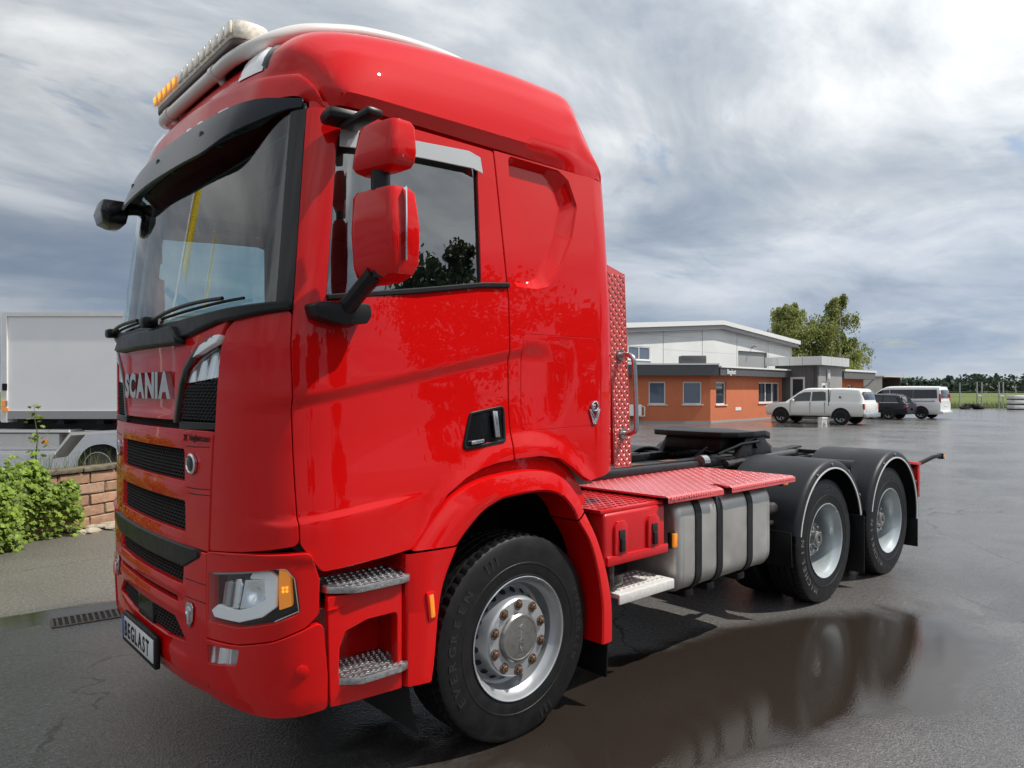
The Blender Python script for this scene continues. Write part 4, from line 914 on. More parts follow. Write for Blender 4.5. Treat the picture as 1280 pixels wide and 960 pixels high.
def wheel(c,sg,front):
    w=empty('wheel',parent=T)
    W_=.290
    def blocks(i,k,r):   # shoulder notches and sipes
        if i in (9,10,11,27,28,26) and k%3==0: return r-.010
        if i in (14,15,18,19,22,23) and k%3==1: return r-.005
        return r
    def one(yc,letters):
        m=MB(); M=YAX((c[0],sg*yc,c[2]),sg); m.lathe(tyre_prof(W_),180,M,fr=blocks); ty=m.build('tyre',rubber,w,38)
        if letters:
            def word(s,rad,size,a0,step,wf,mt):
                for i_,ch in enumerate(s):
                    m=MB(); arc_text(m,ch,rad,size,a0-i_*step,step,M,W_/2*.985,wf=wf); m.build('tyre_letter',mt,w,None)
            if front:
                word('EVERGREEN',.405,.056,30,8.6,1.25,rubbl); word('EVERGREEN',.405,.040,203,6.0,1.2,rubbl); word('III',.405,.07,300,4.5,1.2,rubbl); word('III',.405,.07,118,4.5,1.2,rubbl)
            else:
                word('MICHELIN',.395,.066,62,9.5,1.2,rubblw); word('MICHELIN',.40,.045,282,7.0,1.2,rubbl)
        return M
    M=one(1.0585,True)
    h=W_/2
    if front:
        prof=[(.293,h*.80),(.298,h*.92),(.302,h*.99),(.299,h*1.0),(.292,h*.97),(.286,h*.85),(.278,h*.70),(.262,h*.60),(.256,h*.30),(.250,h*.16),(.236,h*.12),(.222,h*.16),(.205,h*.42),(.196,h*.74),(.190,h*.82),(.183,h*.855),(.135,h*.86),(.118,h*.86)]
        m=MB(); m.lathe(prof,96,M); rim=m.build('rim',rimm,w,30)
        for k in range(20): pass
        for k in range(10):
            a=R_(18+36*k)
            m=MB(); cx,cy=.228*math.cos(a),.228*math.sin(a)
        # hand holes: dark ovals set in the sloping disc
        for k in range(20):
            a=R_(9+18*k); p=Vector((.2145*math.cos(a),.2145*math.sin(a),h*.30)); n=Vector((math.cos(a)*.83,math.sin(a)*.83,.55)).normalized()
            m=MB(); t1=Vector((-math.sin(a),math.cos(a),0)); t2=n.cross(t1); m.add([p+n*.0025+t1*.016*math.cos(q*R_(30))+t2*.020*math.sin(q*R_(30)) for q in range(12)],[tuple(range(12))],M); m.build('hand_hole',blkm,w,None)
        for k in range(10):
            a=R_(18+36*k); cx,cy=.1615*math.cos(a),.1615*math.sin(a)
            m=MB(); m.lathe([(.027,h*.862),(.027,h*.874),(.021,h*.876)],16,M@Matrix.Translation((cx,cy,0))); m.lathe([(.0175,h*.86),(.0175,h*.95),(.0145,h*.98),(0,h*.98)],6,M@Matrix.Translation((cx,cy,0))); m.lathe([(.008,h*.98),(.008,h*1.03),(0,h*1.035)],10,M@Matrix.Translation((cx,cy,0))); m.build('wheel_nut',nutm,w,30)
        m=MB(); m.lathe([(.122,h*.86),(.120,h*.93),(.112,h*.985),(.104,h*1.0),(.100,h*.985),(.085,h*.99),(0,h*1.0)],64,M); hc=m.build('hub_cap',hubm,w,25)
        m=MB(); vs_,fs_=text_geo('SCANIA',.034,.0006,.0015); x1=max(v.x for v in vs_); m.add([(-(v.y-.012),-(v.x-x1/2)*1.15 if False else (v.x-x1/2)*1.15,v.z+h*1.003) for v in vs_] if False else [((v.y-.012),-(v.x-x1/2)*1.15,v.z+h*1.003) for v in vs_],fs_,M); m.build('hub_lettering',satin,w,None)
    else:
        prof=[(.293,h*.80),(.298,h*.92),(.302,h*.99),(.299,h*1.0),(.292,h*.97),(.286,h*.85),(.278,h*.70),(.266,h*.55),(.262,-h*.1),(.258,-h*.85),(.250,-h*1.05),(.235,-h*1.14),(.19,-h*1.16),(.12,-h*1.16)]
        m=MB(); m.lathe(prof,96,M); m.build('rim',rimp,w,30)
        m=MB(); m.lathe([(.172,-h*1.2),(.172,-h*.45),(.158,-h*.15),(.148,h*.08),(.130,h*.24),(.068,h*.28),(.064,h*.52),(.054,h*.57),(.030,h*.57),(.028,h*.50),(0,h*.50)],32,M); m.build('hub',hubdk,w,25)
        for k in range(8):
            a=R_(22+45*k); m=MB(); m.lathe([(.015,h*.22),(.015,h*.37),(.008,h*.40),(0,h*.40)],6,M@Matrix.Translation((.100*math.cos(a),.100*math.sin(a),0))); m.build('hub_bolt',satin,w,30)
        for k in range(10):
            a=R_(36*k); m=MB(); m.lathe([(.020,-h*1.16),(.020,-h*.92),(.012,-h*.86),(0,-h*.86)],6,M@Matrix.Translation((.165*math.cos(a),.165*math.sin(a),0))); m.build('wheel_nut',hubd,w,30)
        one(.69,False)
        m=MB(); M2=YAX((c[0],sg*.69,c[2]),sg); m.lathe([(.295,-h*.9),(.295,h*.9),(.10,h*.95)],32,M2); m.build('inner_rim',rimp,w,30)
    return w
for sg in (1,-1):
    wheel((0,0,.5),sg,True)
    for xw in (-3.39,-4.72): wheel((xw,0,.5),sg,False)
# ---- rear mudguards
for sg in (1,-1):
    for xw,a0,a1 in ((-3.39,172,12),(-4.72,168,-8)):
        Rm=.625; zc=.535
        pr=[(Rm-.012,.600),(Rm,.600),(Rm+.004,.95),(Rm,1.215),(Rm-.006,1.235),(Rm-.020,1.250),(Rm-.055,1.256),(Rm-.060,1.250),(Rm-.060,1.238),(Rm-.030,1.23),(Rm-.014,1.20),(Rm-.012,.60)]
        m=MB(); n=40; rows_=[]
        for k in range(n+1):
            a=R_(a0+(a1-a0)*k/n); c_,s_=math.cos(a),math.sin(a)
            # direction: +x forward is angle 0 mirrored: a0 side is the front
            rows_.append([(xw-r*c_,sg*y,zc+r*s_) for r,y in pr])
        m.grid(rows_,closed=True); P_=len(pr); m.f+=[tuple(range(P_)),tuple(len(m.v)-P_+k for k in range(P_))]; m.m+=[0,0]
        mg=m.build('mudguard',gmud,T,40)
        m=MB(); m.grid([[(xw-r*math.cos(R_(a0+(a1-a0)*k/n)),sg*y,zc+r*math.sin(R_(a0+(a1-a0)*k/n))) for r,y in ((Rm-.060,1.250),(Rm-.060,1.2585),(Rm-.072,1.2585),(Rm-.072,1.250))] for k in range(n+1)],closed=True); m.build('mudguard_rim_highlight',pm('rim_highlight',(.62,.62,.62),.4) if 'rim_highlight' not in MATS else MATS['rim_highlight'],mg,30)  # pale strip paints the highlight along the mudguard rim
        for k,a in enumerate((118,92,60,30)):
            t=R_(a); m=MB(); m.cyl((xw-(Rm-.035)*math.cos(t),sg*1.252,zc+(Rm-.035)*math.sin(t)),(xw-(Rm-.035)*math.cos(t),sg*1.262,zc+(Rm-.035)*math.sin(t)),.010,8); m.build('mudguard_bolt',satin,mg)
        m=MB(); m.box((xw,sg*.5,1.10),(.05,.5,.04),.006); m.build('mudguard_stay',frame_m,mg)
    m=MB(); m.box((-2.72,sg*.93,.53),(.010,.62,.26),.002,Euler((0,R_(3),0))); m.build('mud_flap',blk,T)
    m=MB(); m.box((-4.045,sg*.93,.38),(.010,.62,.50),.002); m.build('mud_flap',blk,T)
    m=MB(); m.box((-5.345,sg*.93,.34),(.010,.62,.34),.002); m.build('mud_flap',blk,T)
    m=MB(); m.cyl((-2.56,sg*1.05,.70),(-2.86,sg*1.05,.70),.020,10); m.cyl((-2.55,sg*1.1,.83),(-2.70,sg*1.1,.83),.045,12); m.build('air_pipe',steelgrease,T)
# link between the two arches (rounded cover on top)
for sg in (1,-1):
    m=MB(); m.cyl((-4.02,sg*.75,1.02),(-4.02,sg*1.17,1.02),.085,20); m.build('air_reservoir',gmud,T,30)
# ---- tail: red crossmember, lamps, side arms
m=MB(); m.box((-5.66,0,.86),(.07,2.30,.22),.012); tail=m.build('rear_crossmember',red,T)
for sg in (1,-1):
    m=MB(); m.box((-5.50,sg*1.06,.98),(.34,.22,.03),.008,Euler((0,R_(-6),0))); m.build('tail_bracket',red,tail)
    m=MB(); m.box((-5.70,sg*.98,.74),(.06,.32,.26),.015); m.build('tail_lamp',pm('tail_red',(.45,.01,.012),.2,coat=1) if 'tail_red' not in MATS else MATS['tail_red'],tail)
    m=MB(); m.tube([(-5.62,sg*1.10,.93),(-5.90,sg*1.20,1.02),(-6.02,sg*1.22,1.03),(-6.08,sg*1.22,1.02)],.022,8); arm_=m.build('marker_arm',blk,T,40)
    m=MB(); m.box((-6.09,sg*1.22,1.02),(.035,.06,.06),.008); m.build('marker_lamp',blk,arm_); m=MB(); m.cyl((-6.09,sg*1.25,1.02),(-6.09,sg*1.262,1.02),.018,10); m.build('marker_lens',amber,arm_)
# ---- fifth wheel coupling on its plate
m=MB(); m.box((-3.7,0,1.055),(2.1,.92,.022),.004); m.box((-4.65,0,1.075),(.9,.80,.02),.004); 
for y in (.36,-.36): m.box((-3.6,y,1.10),(1.9,.10,.06),.01)
fp=m.build('coupling_plate',frame_m,T)
m=MB()
prof=[]; 
top=[]; a_n=48
outl=[(-3.16,.20),(-3.20,.36),(-3.32,.455),(-3.55,.48),(-3.80,.455),(-3.98,.40),(-4.10,.34),(-4.12,.22),(-3.98,.10),(-3.82,.045),(-3.76,0)]
outl=outl+[(x,-y) for x,y in outl[::-1] if y>0]
m.prism(ccw(rnd(outl,.03,3)),.050,Matrix.Translation((0,0,1.300))@Euler((0,R_(0),0)).to_matrix().to_4x4(),.008)
m.v=[(x,y,z-(max(0,-3.85-x))*.20) for x,y,z in m.v]; fw=m.build('fifth_wheel',steelgrease if False else blk,T,30)
m=MB()
for y in (.40,-.40): m.prism([(-.36,0),(.36,0),(.16,.22),(-.16,.22)],.06,mat4((-3.66,y-.03,1.075),(1,0,0),(0,0,1),(0,1,0)),.006)
m.box((-3.65,0,1.235),(.75,.60,.13),.03); m.cyl((-3.66,-.46,1.235),(-3.66,.46,1.235),.045,14); m.build('coupling_pedestal',frame_m,fw)
m=MB(); m.tube([(-3.05,.42,1.17),(-3.3,.50,1.25),(-3.55,.52,1.26)],.012,8); m.tube([(-3.0,.2,1.12),(-3.06,.3,1.22),(-2.96,.36,1.22),(-2.92,.28,1.12)],.010,8); m.build('release_handle',blk,fw)
m=MB(); m.box((-4.0,.30,1.17),(.30,.05,.16),.01,Euler((0,R_(-25),0))); m.cyl((-2.95,.55,1.10),(-4.25,.50,1.12),.032,12); m.build('slide_rail',steelgrease,fw)
m=MB(); m.box((-4.35,.28,1.12),(.85,.10,.02),.004,Euler((0,R_(3),0))); m.box((-4.35,-.28,1.12),(.85,.10,.02),.004,Euler((0,R_(3),0))); m.build('guide_ramp',frame_m,fw)
m=MB(); m.box((-1.95,.36,1.135),(1.75,.09,.03),.006); m.cyl((-1.10,.48,1.125),(-2.75,.44,1.105),.035,12); cr=m.build('catwalk_beam',frame_m,T)
m=MB()
for x in (-1.5,-1.95,-2.4): m.box((x,.36,1.152),(.16,.085,.006),.002)
m.build('rust_patch',rust,cr)
m=MB(); m.cyl((-2.70,.46,1.13),(-2.78,.46,1.13),.055,14); m.build('pipe_coupling',satin,cr)
m=MB(); m.box((-1.25,.0,1.12),(.25,.7,.03),.006); m.box((-2.0,-.40,1.12),(1.9,.12,.04),.006); m.build('catwalk_rail',frame_m,T)

# ================================================================== SETTING
# yard survey frame: origin where the photographer stands, first axis to the right, second straight ahead
RX=Vector((-.7408,.6717,0)); DX=Vector((-.6717,-.7408,0)); O0=Vector((2.387,3.77,0))
def yd(a,b,z=0.0): return O0+RX*a+DX*b+Vector((0,0,z))
def nmath(t,op,a,b=None,clamp=False):
    n=t.nodes.new('ShaderNodeMath'); n.operation=op; n.use_clamp=clamp
    for i,v in enumerate((a,b)):
        if v is None: continue
        if isinstance(v,(int,float)): n.inputs[i].default_value=v
        else: t.links.new(v,n.inputs[i])
    return n.outputs[0]
def nnoise(t,vec,scale,detail=4,rough=.55,dist=0.0):
    n=t.nodes.new('ShaderNodeTexNoise'); n.inputs['Scale'].default_value=scale; n.inputs['Detail'].default_value=detail; n.inputs['Roughness'].default_value=rough; n.inputs['Distortion'].default_value=dist
    t.links.new(vec,n.inputs['Vector']); return n.outputs['Fac']
def nrange(t,v,a,b,c,d,smooth=False):
    n=t.nodes.new('ShaderNodeMapRange'); n.inputs[1].default_value=a; n.inputs[2].default_value=b; n.inputs[3].default_value=c; n.inputs[4].default_value=d
    if smooth: n.interpolation_type='SMOOTHSTEP'
    t.links.new(v,n.inputs[0]); return n.outputs[0]
def nramp(t,v,stops):
    n=t.nodes.new('ShaderNodeValToRGB'); cr=n.color_ramp
    while len(cr.elements)<len(stops): cr.elements.new(.5)
    for e,(p_,c_) in zip(cr.elements,stops): e.position=p_; e.color=(*c_,1)
    t.links.new(v,n.inputs[0]); return n.outputs[0]
def ellipse(t,pos,cx,cy,rx,ry,ang):
    """0 at the centre, 1 on the rim of an ellipse on the ground"""
    m_=t.nodes.new('ShaderNodeMapping'); m_.vector_type='TEXTURE'; m_.inputs['Location'].default_value=(cx,cy,0); m_.inputs['Rotation'].default_value=(0,0,R_(ang)); m_.inputs['Scale'].default_value=(rx,ry,1e6)
    t.links.new(pos,m_.inputs[0]); l=t.nodes.new('ShaderNodeVectorMath'); l.operation='LENGTH'; t.links.new(m_.outputs[0],l.inputs[0]); return l.outputs['Value']
def asphalt():
    m,t,o=nodes('wet_asphalt'); b=t.nodes.new('ShaderNodeBsdfPrincipled'); t.links.new(b.outputs[0],o.inputs[0])
    g=t.nodes.new('ShaderNodeNewGeometry'); pos=g.outputs['Position']
    n1=nnoise(t,pos,.55,5,.6,.6); n2=nnoise(t,pos,.13,4,.55,.3); n3=nnoise(t,pos,3.2,4,.6)
    # standing water film: a long sheet beside the truck, a puddle by the drain, patches in the yard
    wet=nrange(t,nmath(t,'ADD',ellipse(t,pos,-1.75,1.60,2.7,.88,-12),nmath(t,'MULTIPLY',nmath(t,'SUBTRACT',n1,.5),1.3)),1.05,.72,0,1,True)
    pud=nrange(t,nmath(t,'ADD',ellipse(t,pos,1.60,-2.62,1.1,.21,-8),nmath(t,'MULTIPLY',nmath(t,'SUBTRACT',n3,.5),.9)),1.02,.92,0,1,True)
    pud2=nrange(t,nmath(t,'ADD',ellipse(t,pos,-33.5,-13.4,5.5,2.2,20),nmath(t,'MULTIPLY',nmath(t,'SUBTRACT',n1,.5),1.4)),1.0,.8,0,1,True)
    yardp=nrange(t,nmath(t,'ADD',nmath(t,'MULTIPLY',n2,.7),nmath(t,'MULTIPLY',n1,.3)),.50,.66,0,.50,True)
        # the strip of paving by the wall has dried more than the rest
    dry=nrange(t,nmath(t,'ADD',ellipse(t,pos,1.4,-4.6,4.5,1.75,0),nmath(t,'MULTIPLY',nmath(t,'SUBTRACT',n3,.5),.5)),1.05,.85,0,1,True)
    film=nmath(t,'MAXIMUM',pud,nmath(t,'MULTIPLY',nmath(t,'MAXIMUM',wet,nmath(t,'MAXIMUM',pud2,yardp)),nmath(t,'SUBTRACT',1.0,nmath(t,'MULTIPLY',dry,.92))))
    vor=t.nodes.new('ShaderNodeTexVoronoi'); vor.inputs['Scale'].default_value=95; t.links.new(pos,vor.inputs['Vector'])
    gr=nmath(t,'ADD',nmath(t,'MULTIPLY',nnoise(t,pos,150,3,.6),.6),nmath(t,'MULTIPLY',nnoise(t,pos,38,3,.7),.4))
    speck=nramp(t,gr,[(.34,(.055,.055,.057)),(.50,(.115,.115,.117)),(.60,(.18,.178,.175)),(.70,(.33,.325,.315))])
    speckd=nramp(t,gr,[(.34,(.06,.058,.05)),(.50,(.125,.12,.102)),(.58,(.20,.19,.165)),(.66,(.42,.41,.36))])
    mx=t.nodes.new('ShaderNodeMix'); mx.data_type='RGBA'; t.links.new(dry,mx.inputs[0]); t.links.new(speck,mx.inputs[6]); t.links.new(speckd,mx.inputs[7])
    tint=nramp(t,n1,[(.35,(.80,.78,.75)),(.65,(1.15,1.10,1.05))])
    mm=t.nodes.new('ShaderNodeMix'); mm.data_type='RGBA'; mm.blend_type='MULTIPLY'; mm.inputs[0].default_value=1; t.links.new(mx.outputs[2],mm.inputs[6]); t.links.new(tint,mm.inputs[7])
    # old cracks and a patch seam
    mp_=t.nodes.new('ShaderNodeVectorMath'); mp_.operation='ADD'; dn=t.nodes.new('ShaderNodeTexNoise'); dn.inputs['Scale'].default_value=1.6; dn.inputs['Detail'].default_value=5; t.links.new(pos,dn.inputs['Vector']); sc2=t.nodes.new('ShaderNodeVectorMath'); sc2.operation='SCALE'; sc2.inputs[3].default_value=.55; t.links.new(dn.outputs['Color'],sc2.inputs[0]); t.links.new(pos,mp_.inputs[0]); t.links.new(sc2.outputs[0],mp_.inputs[1])
    cv=t.nodes.new('ShaderNodeTexVoronoi'); cv.feature='DISTANCE_TO_EDGE'; cv.inputs['Scale'].default_value=.30; t.links.new(mp_.outputs[0],cv.inputs['Vector'])
    crack=nmath(t,'MULTIPLY',nrange(t,cv.outputs['Distance'],.0,.0035,1,0,True),nrange(t,n1,.42,.55,0,.85,True))
    ck=t.nodes.new('ShaderNodeMix'); ck.data_type='RGBA'; t.links.new(crack,ck.inputs[0]); t.links.new(mm.outputs[2],ck.inputs[6]); ck.inputs[7].default_value=(.012,.011,.010,1)
    mm=ck
    wm=t.nodes.new('ShaderNodeMix'); wm.data_type='RGBA'; t.links.new(nmath(t,'MAXIMUM',nmath(t,'MAXIMUM',pud,wet),nmath(t,'MULTIPLY',yardp,.35)),wm.inputs[0]); t.links.new(mm.outputs[2],wm.inputs[6]); wm.inputs[7].default_value=(.026,.020,.016,1)
    t.links.new(wm.outputs[2],b.inputs['Base Color'])
    rbase=nrange(t,nmath(t,'ADD',nmath(t,'MULTIPLY',n1,.6),nmath(t,'MULTIPLY',n3,.4)),.35,.65,.10,.25)
    rdry=nmath(t,'ADD',rbase,nmath(t,'MULTIPLY',dry,.3))
    rf=t.nodes.new('ShaderNodeMix'); rf.data_type='FLOAT'; t.links.new(film,rf.inputs[0]); t.links.new(rdry,rf.inputs[2]); rf.inputs[3].default_value=.035
    t.links.new(rf.outputs[0],b.inputs['Roughness'])
    b.inputs['Specular IOR Level'].default_value=.5
    hgt=nmath(t,'ADD',nmath(t,'MULTIPLY',vor.outputs['Distance'],.8),nmath(t,'MULTIPLY',gr,.6))
    bp=t.nodes.new('ShaderNodeBump'); bp.inputs['Distance'].default_value=.006
    t.links.new(nrange(t,film,0,1,.85,.05),bp.inputs['Strength']); t.links.new(hgt,bp.inputs['Height']); t.links.new(bp.outputs[0],b.inputs['Normal'])
    return m
asph=asphalt()
def box_sheet(name,pts,mat,z,kind='structure'):
    m=MB(); m.add([(p.x,p.y,z) for p in pts],[tuple(range(len(pts)))]); o=m.build(name,mat,None,None); o['kind']=kind
    if o.data.polygons[0].normal.z<0: o.data.flip_normals()
    return o
box_sheet('ground',[Vector((900,900,0)),Vector((-900,900,0)),Vector((-900,-900,0)),Vector((900,-900,0))],asph,0.0)
# field beyond the fence
fm_,ft,fo=nodes('meadow'); fb=ft.nodes.new('ShaderNodeBsdfPrincipled'); ft.links.new(fb.outputs[0],fo.inputs[0]); fg_=ft.nodes.new('ShaderNodeNewGeometry')
fn=nnoise(ft,fg_.outputs['Position'],.35,6,.65); fn2=nnoise(ft,fg_.outputs['Position'],.03,3,.5)
ft.links.new(nramp(ft,nmath(ft,'ADD',nmath(ft,'MULTIPLY',fn,.6),nmath(ft,'MULTIPLY',fn2,.4)),[(.30,(.075,.105,.025)),(.5,(.115,.15,.04)),(.65,(.17,.19,.065)),(.78,(.22,.21,.10))]),fb.inputs['Base Color']); fb.inputs['Roughness'].default_value=.95; fb.inputs['Specular IOR Level'].default_value=.1
box_sheet('field',[yd(-60,67.5),yd(620,67.5),yd(1000,720),yd(-900,720)],fm_,.012)
# tall grass along the edge of the field: real blades
def blades(n,fn_pos,hmin,hmax,wd,lean=.3):
    P=np.array([fn_pos() for _ in range(n)]); h=RNG.uniform(hmin,hmax,n); a=RNG.uniform(0,2*math.pi,n); d=RNG.uniform(0,lean,n)*h; b=RNG.uniform(0,2*math.pi,n)
    s=np.stack([np.cos(a)*wd,np.sin(a)*wd,np.zeros(n)],1); tip=P+np.stack([np.cos(b)*d,np.sin(b)*d,h],1); mid=P+np.stack([np.cos(b)*d*.3,np.sin(b)*d*.3,h*.55],1)
    V=np.concatenate([P-s,P+s,mid+s*.7,mid-s*.7,tip],1).reshape(-1,3); k=np.arange(n)*5
    F=[]
    for i in k: F.append((i,i+1,i+2,i+3)); F.append((i+3,i+2,i+4))
    return V.tolist(),F
def leafmat(name,c,var=.35,tr=.35):
    m,t,o=nodes(name); b=t.nodes.new('ShaderNodeBsdfPrincipled'); b.inputs['Roughness'].default_value=.5; b.inputs['Specular IOR Level'].default_value=.35
    g=t.nodes.new('ShaderNodeNewGeometry'); r=t.nodes.new('ShaderNodeValToRGB'); r.color_ramp.elements[0].color=(*[x*(1-var) for x in c],1); r.color_ramp.elements[1].color=(*[x*(1+var) for x in c],1)
    t.links.new(g.outputs['Random Per Island'],r.inputs[0]); t.links.new(r.outputs[0],b.inputs['Base Color'])
    tl=t.nodes.new('ShaderNodeBsdfTranslucent'); t.links.new(r.outputs[0],tl.inputs[0]); mx=t.nodes.new('ShaderNodeMixShader'); mx.inputs[0].default_value=tr
    t.links.new(b.outputs[0],mx.inputs[1]); t.links.new(tl.outputs[0],mx.inputs[2]); t.links.new(mx.outputs[0],o.inputs[0]); return m
lf_birch=leafmat('birch_leaf',(.25,.28,.085),.4,.4); lf_ivy=leafmat('ivy_leaf',(.18,.26,.032),.55); lf_dark=leafmat('dark_leaf',(.035,.060,.014)); lf_far=leafmat('hazed_wood_leaf',(.050,.075,.052),.4,.2); lf_grass=leafmat('grass_blade',(.16,.19,.055),.4)  # far wood's leaf colour has distance haze painted into it
bark=pm('bark',(.13,.11,.09),.9,var=.4,vscale=12,bump=.4,bscale=30); birchbark=pm('birch_bark',(.45,.43,.40),.8,var=.5,vscale=9,bump=.2)
V,F=blades(5000,lambda:tuple(yd(random.uniform(20,75),67.6+abs(random.gauss(0,2.0)),.01)),.2,.75,.03)
me=bpy.data.meshes.new('grass'); me.from_pydata(V,[],F); go=link('meadow_grass',me,lf_grass); tag(go,'tall grass along the near edge of the meadow','grass',kind='stuff')

# ------------------------------------------------------------------ trees
def leaves_mesh(name,centres,mat,parent,size,aspect=.6,droop=0.0):
    n=len(centres); C_=np.array(centres); a=RNG.normal(size=(n,3)); a[:,2]-=droop; a/=np.linalg.norm(a,axis=1)[:,None]; b=RNG.normal(size=(n,3)); b-=a*np.sum(a*b,1)[:,None]; b/=np.linalg.norm(b,axis=1)[:,None]
    s=size*RNG.uniform(.6,1.3,n)[:,None]; A=a*s; B=b*s*aspect
    V=np.concatenate([C_-A,C_-B*.9-A*.1,C_+A,C_+B*.9-A*.1],1).reshape(-1,3)
    me=bpy.data.meshes.new(name); me.vertices.add(4*n); me.vertices.foreach_set('co',V.ravel()); me.loops.add(4*n); me.loops.foreach_set('vertex_index',np.arange(4*n)); me.polygons.add(n); me.polygons.foreach_set('loop_start',np.arange(n)*4); me.polygons.foreach_set('loop_total',np.full(n,4)); me.update(); me.validate()
    return link(name,me,mat,parent)
def tree(name,loc,h,rad,nleaf,size,lm,bm_,label,group,droop=0.0,base=.22,seed=1,trunk_r=.16,lean=(0,0)):
    rs=random.Random(seed); t=empty(name,loc); tag(t,label,'tree',group)
    pts=[]; n=9
    for k in range(n): f=k/(n-1); pts.append(Vector((lean[0]*f*f+rs.uniform(-.08,.08)*f*h*.15,lean[1]*f*f+rs.uniform(-.08,.08)*f*h*.15,f*h*.93)))
    m=MB(); m.tube(pts,[trunk_r*(1-.85*k/(n-1)) for k in range(n)],8); ends=[]
    nl=26
    for k in range(nl):
        f=base+(1-base)*(k+rs.random())/nl; i=min(int(f*(n-1)),n-2); p=pts[i].lerp(pts[i+1],f*(n-1)-i)
        ang=rs.uniform(0,6.283); sh=math.sin(math.pi*min(1,(f-base)/(1-base)*.80+.16))**.75
        ln=rad*sh*rs.uniform(.65,1.12); d=Vector((math.cos(ang),math.sin(ang),rs.uniform(.25,.75)))
        q=[p,p+d*ln*.45,p+d*ln*.75+Vector((0,0,.04*ln)),p+d*ln+Vector((0,0,-droop*.25*ln))]
        m.tube(q,[trunk_r*.35*(1-f*.6),trunk_r*.22*(1-f*.6),trunk_r*.12,trunk_r*.04],5)
        for w in (.45,.62,.8,1.0): ends.append((q[1].lerp(q[3],(w-.45)/.55),ln))
    m.build('trunk',bm_,t,50)
    cs=[]; clumps=[]
    for e,ln in ends:
        for _ in range(2): clumps.append((e+Vector((rs.gauss(0,.16),rs.gauss(0,.16),rs.gauss(0,.12)))*max(.6,ln),rs.uniform(.28,.62)*max(.35,ln*.42)))
    while len(cs)<nleaf:
        c_,r_=rs.choice(clumps); v=Vector((rs.gauss(0,1),rs.gauss(0,1),rs.gauss(0,.8)))
        p=c_+v*r_*.55
        if droop: p.z-=abs(rs.gauss(0,droop*.55))
        cs.append(tuple(p))
    leaves_mesh('crown',cs,lm,t,size,.62,droop)
    return t
bl='birches behind the hall'
for i,(a,b,h,rad,lab) in enumerate(((25.2,66,9.4,2.5,'leftmost birch of the clump, half hidden by the white hall'),(27.6,69,10.2,2.6,'middle birch of the clump behind the grey entrance block'),(30.4,66,10.6,2.7,'tallest birch of the clump, right of the white hall'),(32.4,70,7.4,1.9,'low birch at the right end of the clump, above the small orange wing'))):
    tree('birch_tree',yd(a,b),h*1.06,rad*1.12,17000,.115,lf_birch,birchbark,lab,bl,1.0,.16,seed=11+i)
# trees on the far side of the yard, behind the photographer: what the cab window and paint mirror
rl='trees mirrored in the cab'
for i,(x,y,h,rad,lab) in enumerate(((-9.5,14.6,6.6,2.7,'leafy tree behind the photographer, mirrored in the driver window'),(-18,16,5.6,2.4,'dark tree mirrored in the rear quarter of the cab'),(-27,18,7.2,3.0,'dark tree beyond the truck tail, out of the picture to the right'),(-1.5,20.5,4.4,2.6,'low bushy tree mirrored beneath the driver window'),(6.5,19,4.8,2.6,'low tree mirrored in the front of the driver door'),(15,17,5.6,2.9,'tree mirrored in the front corner of the cab'))):
    tree('yard_tree',(x,y,0),h,rad,12000 if i<3 else 15000,.11 if i<3 else .22,lf_dark,bark,lab,rl,0,.18,seed=31+i,trunk_r=.14)
# far wood on the horizon: one mass
cs=[]; rw=random.Random(5)
for k in range(1700):
    a=rw.uniform(-120,640); b=470+rw.uniform(-12,30); h=rw.uniform(6.0,9.5)*(1.35 if 300<a<420 else 1)*(1.15 if 255<a<275 else 1)
    c0=yd(a,b)
    for _ in range(30):
        f=rw.random(); r_=(1-f*.6)*2.9; cs.append((c0.x+rw.gauss(0,r_*.6),c0.y+rw.gauss(0,r_*.6),f*h))
wood=leaves_mesh('far_wood',cs,lf_far,None,1.15,.85); tag(wood,'dark line of woodland along the horizon','woodland',kind='stuff')

# ------------------------------------------------------------------ buildings
hallw=pm('hall_panel',(.74,.74,.72),.45,var=.05,vscale=.7); hallf=pm('hall_fascia',(.70,.70,.68),.4); hallg=pm('hall_gutter',(.33,.33,.33),.5)
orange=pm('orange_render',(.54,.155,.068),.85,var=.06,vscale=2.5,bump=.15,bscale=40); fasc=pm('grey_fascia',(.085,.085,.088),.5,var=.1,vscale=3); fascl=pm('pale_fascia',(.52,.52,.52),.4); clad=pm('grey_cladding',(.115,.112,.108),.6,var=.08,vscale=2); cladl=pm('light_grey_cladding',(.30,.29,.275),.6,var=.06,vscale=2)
wframe=pm('window_frame_white',(.75,.75,.73),.4); paneg=pm('window_pane',(.035,.045,.055),.06,spec=.8); panel_=pm('pale_pane',(.10,.13,.18),.05,spec=.9); cream=pm('cream_panel',(.55,.52,.45),.6,var=.06,vscale=2); brown=pm('brown_inside',(.10,.07,.05),.8,var=.3,vscale=6); soft=pm('soffit',(.40,.40,.38),.6)
class Face:
    """a wall plane in the yard frame: origin, direction along, outward side"""
    def __init__(s,a,b,flip=False):
        s.o=yd(*a); e=yd(*b)-s.o; s.len=e.length; s.e=e.normalized(); s.n=Vector((s.e.y,-s.e.x,0)); 
        if s.n.dot(O0-s.o)<0: s.n=-s.n
        if flip: s.n=-s.n
    def p(s,t,z,d=0.0): return s.o+s.e*t+s.n*d+Vector((0,0,z))
    def slab(s,m,t0,t1,z0,z1,d0,d1):
        v=[s.p(t,z,d) for d in (d0,d1) for t,z in ((t0,z0),(t1,z0),(t1,z1),(t0,z1))]
        m.add(v,[(0,1,2,3),(7,6,5,4),(0,4,5,1),(1,5,6,2),(2,6,7,3),(3,7,4,0)]); return m
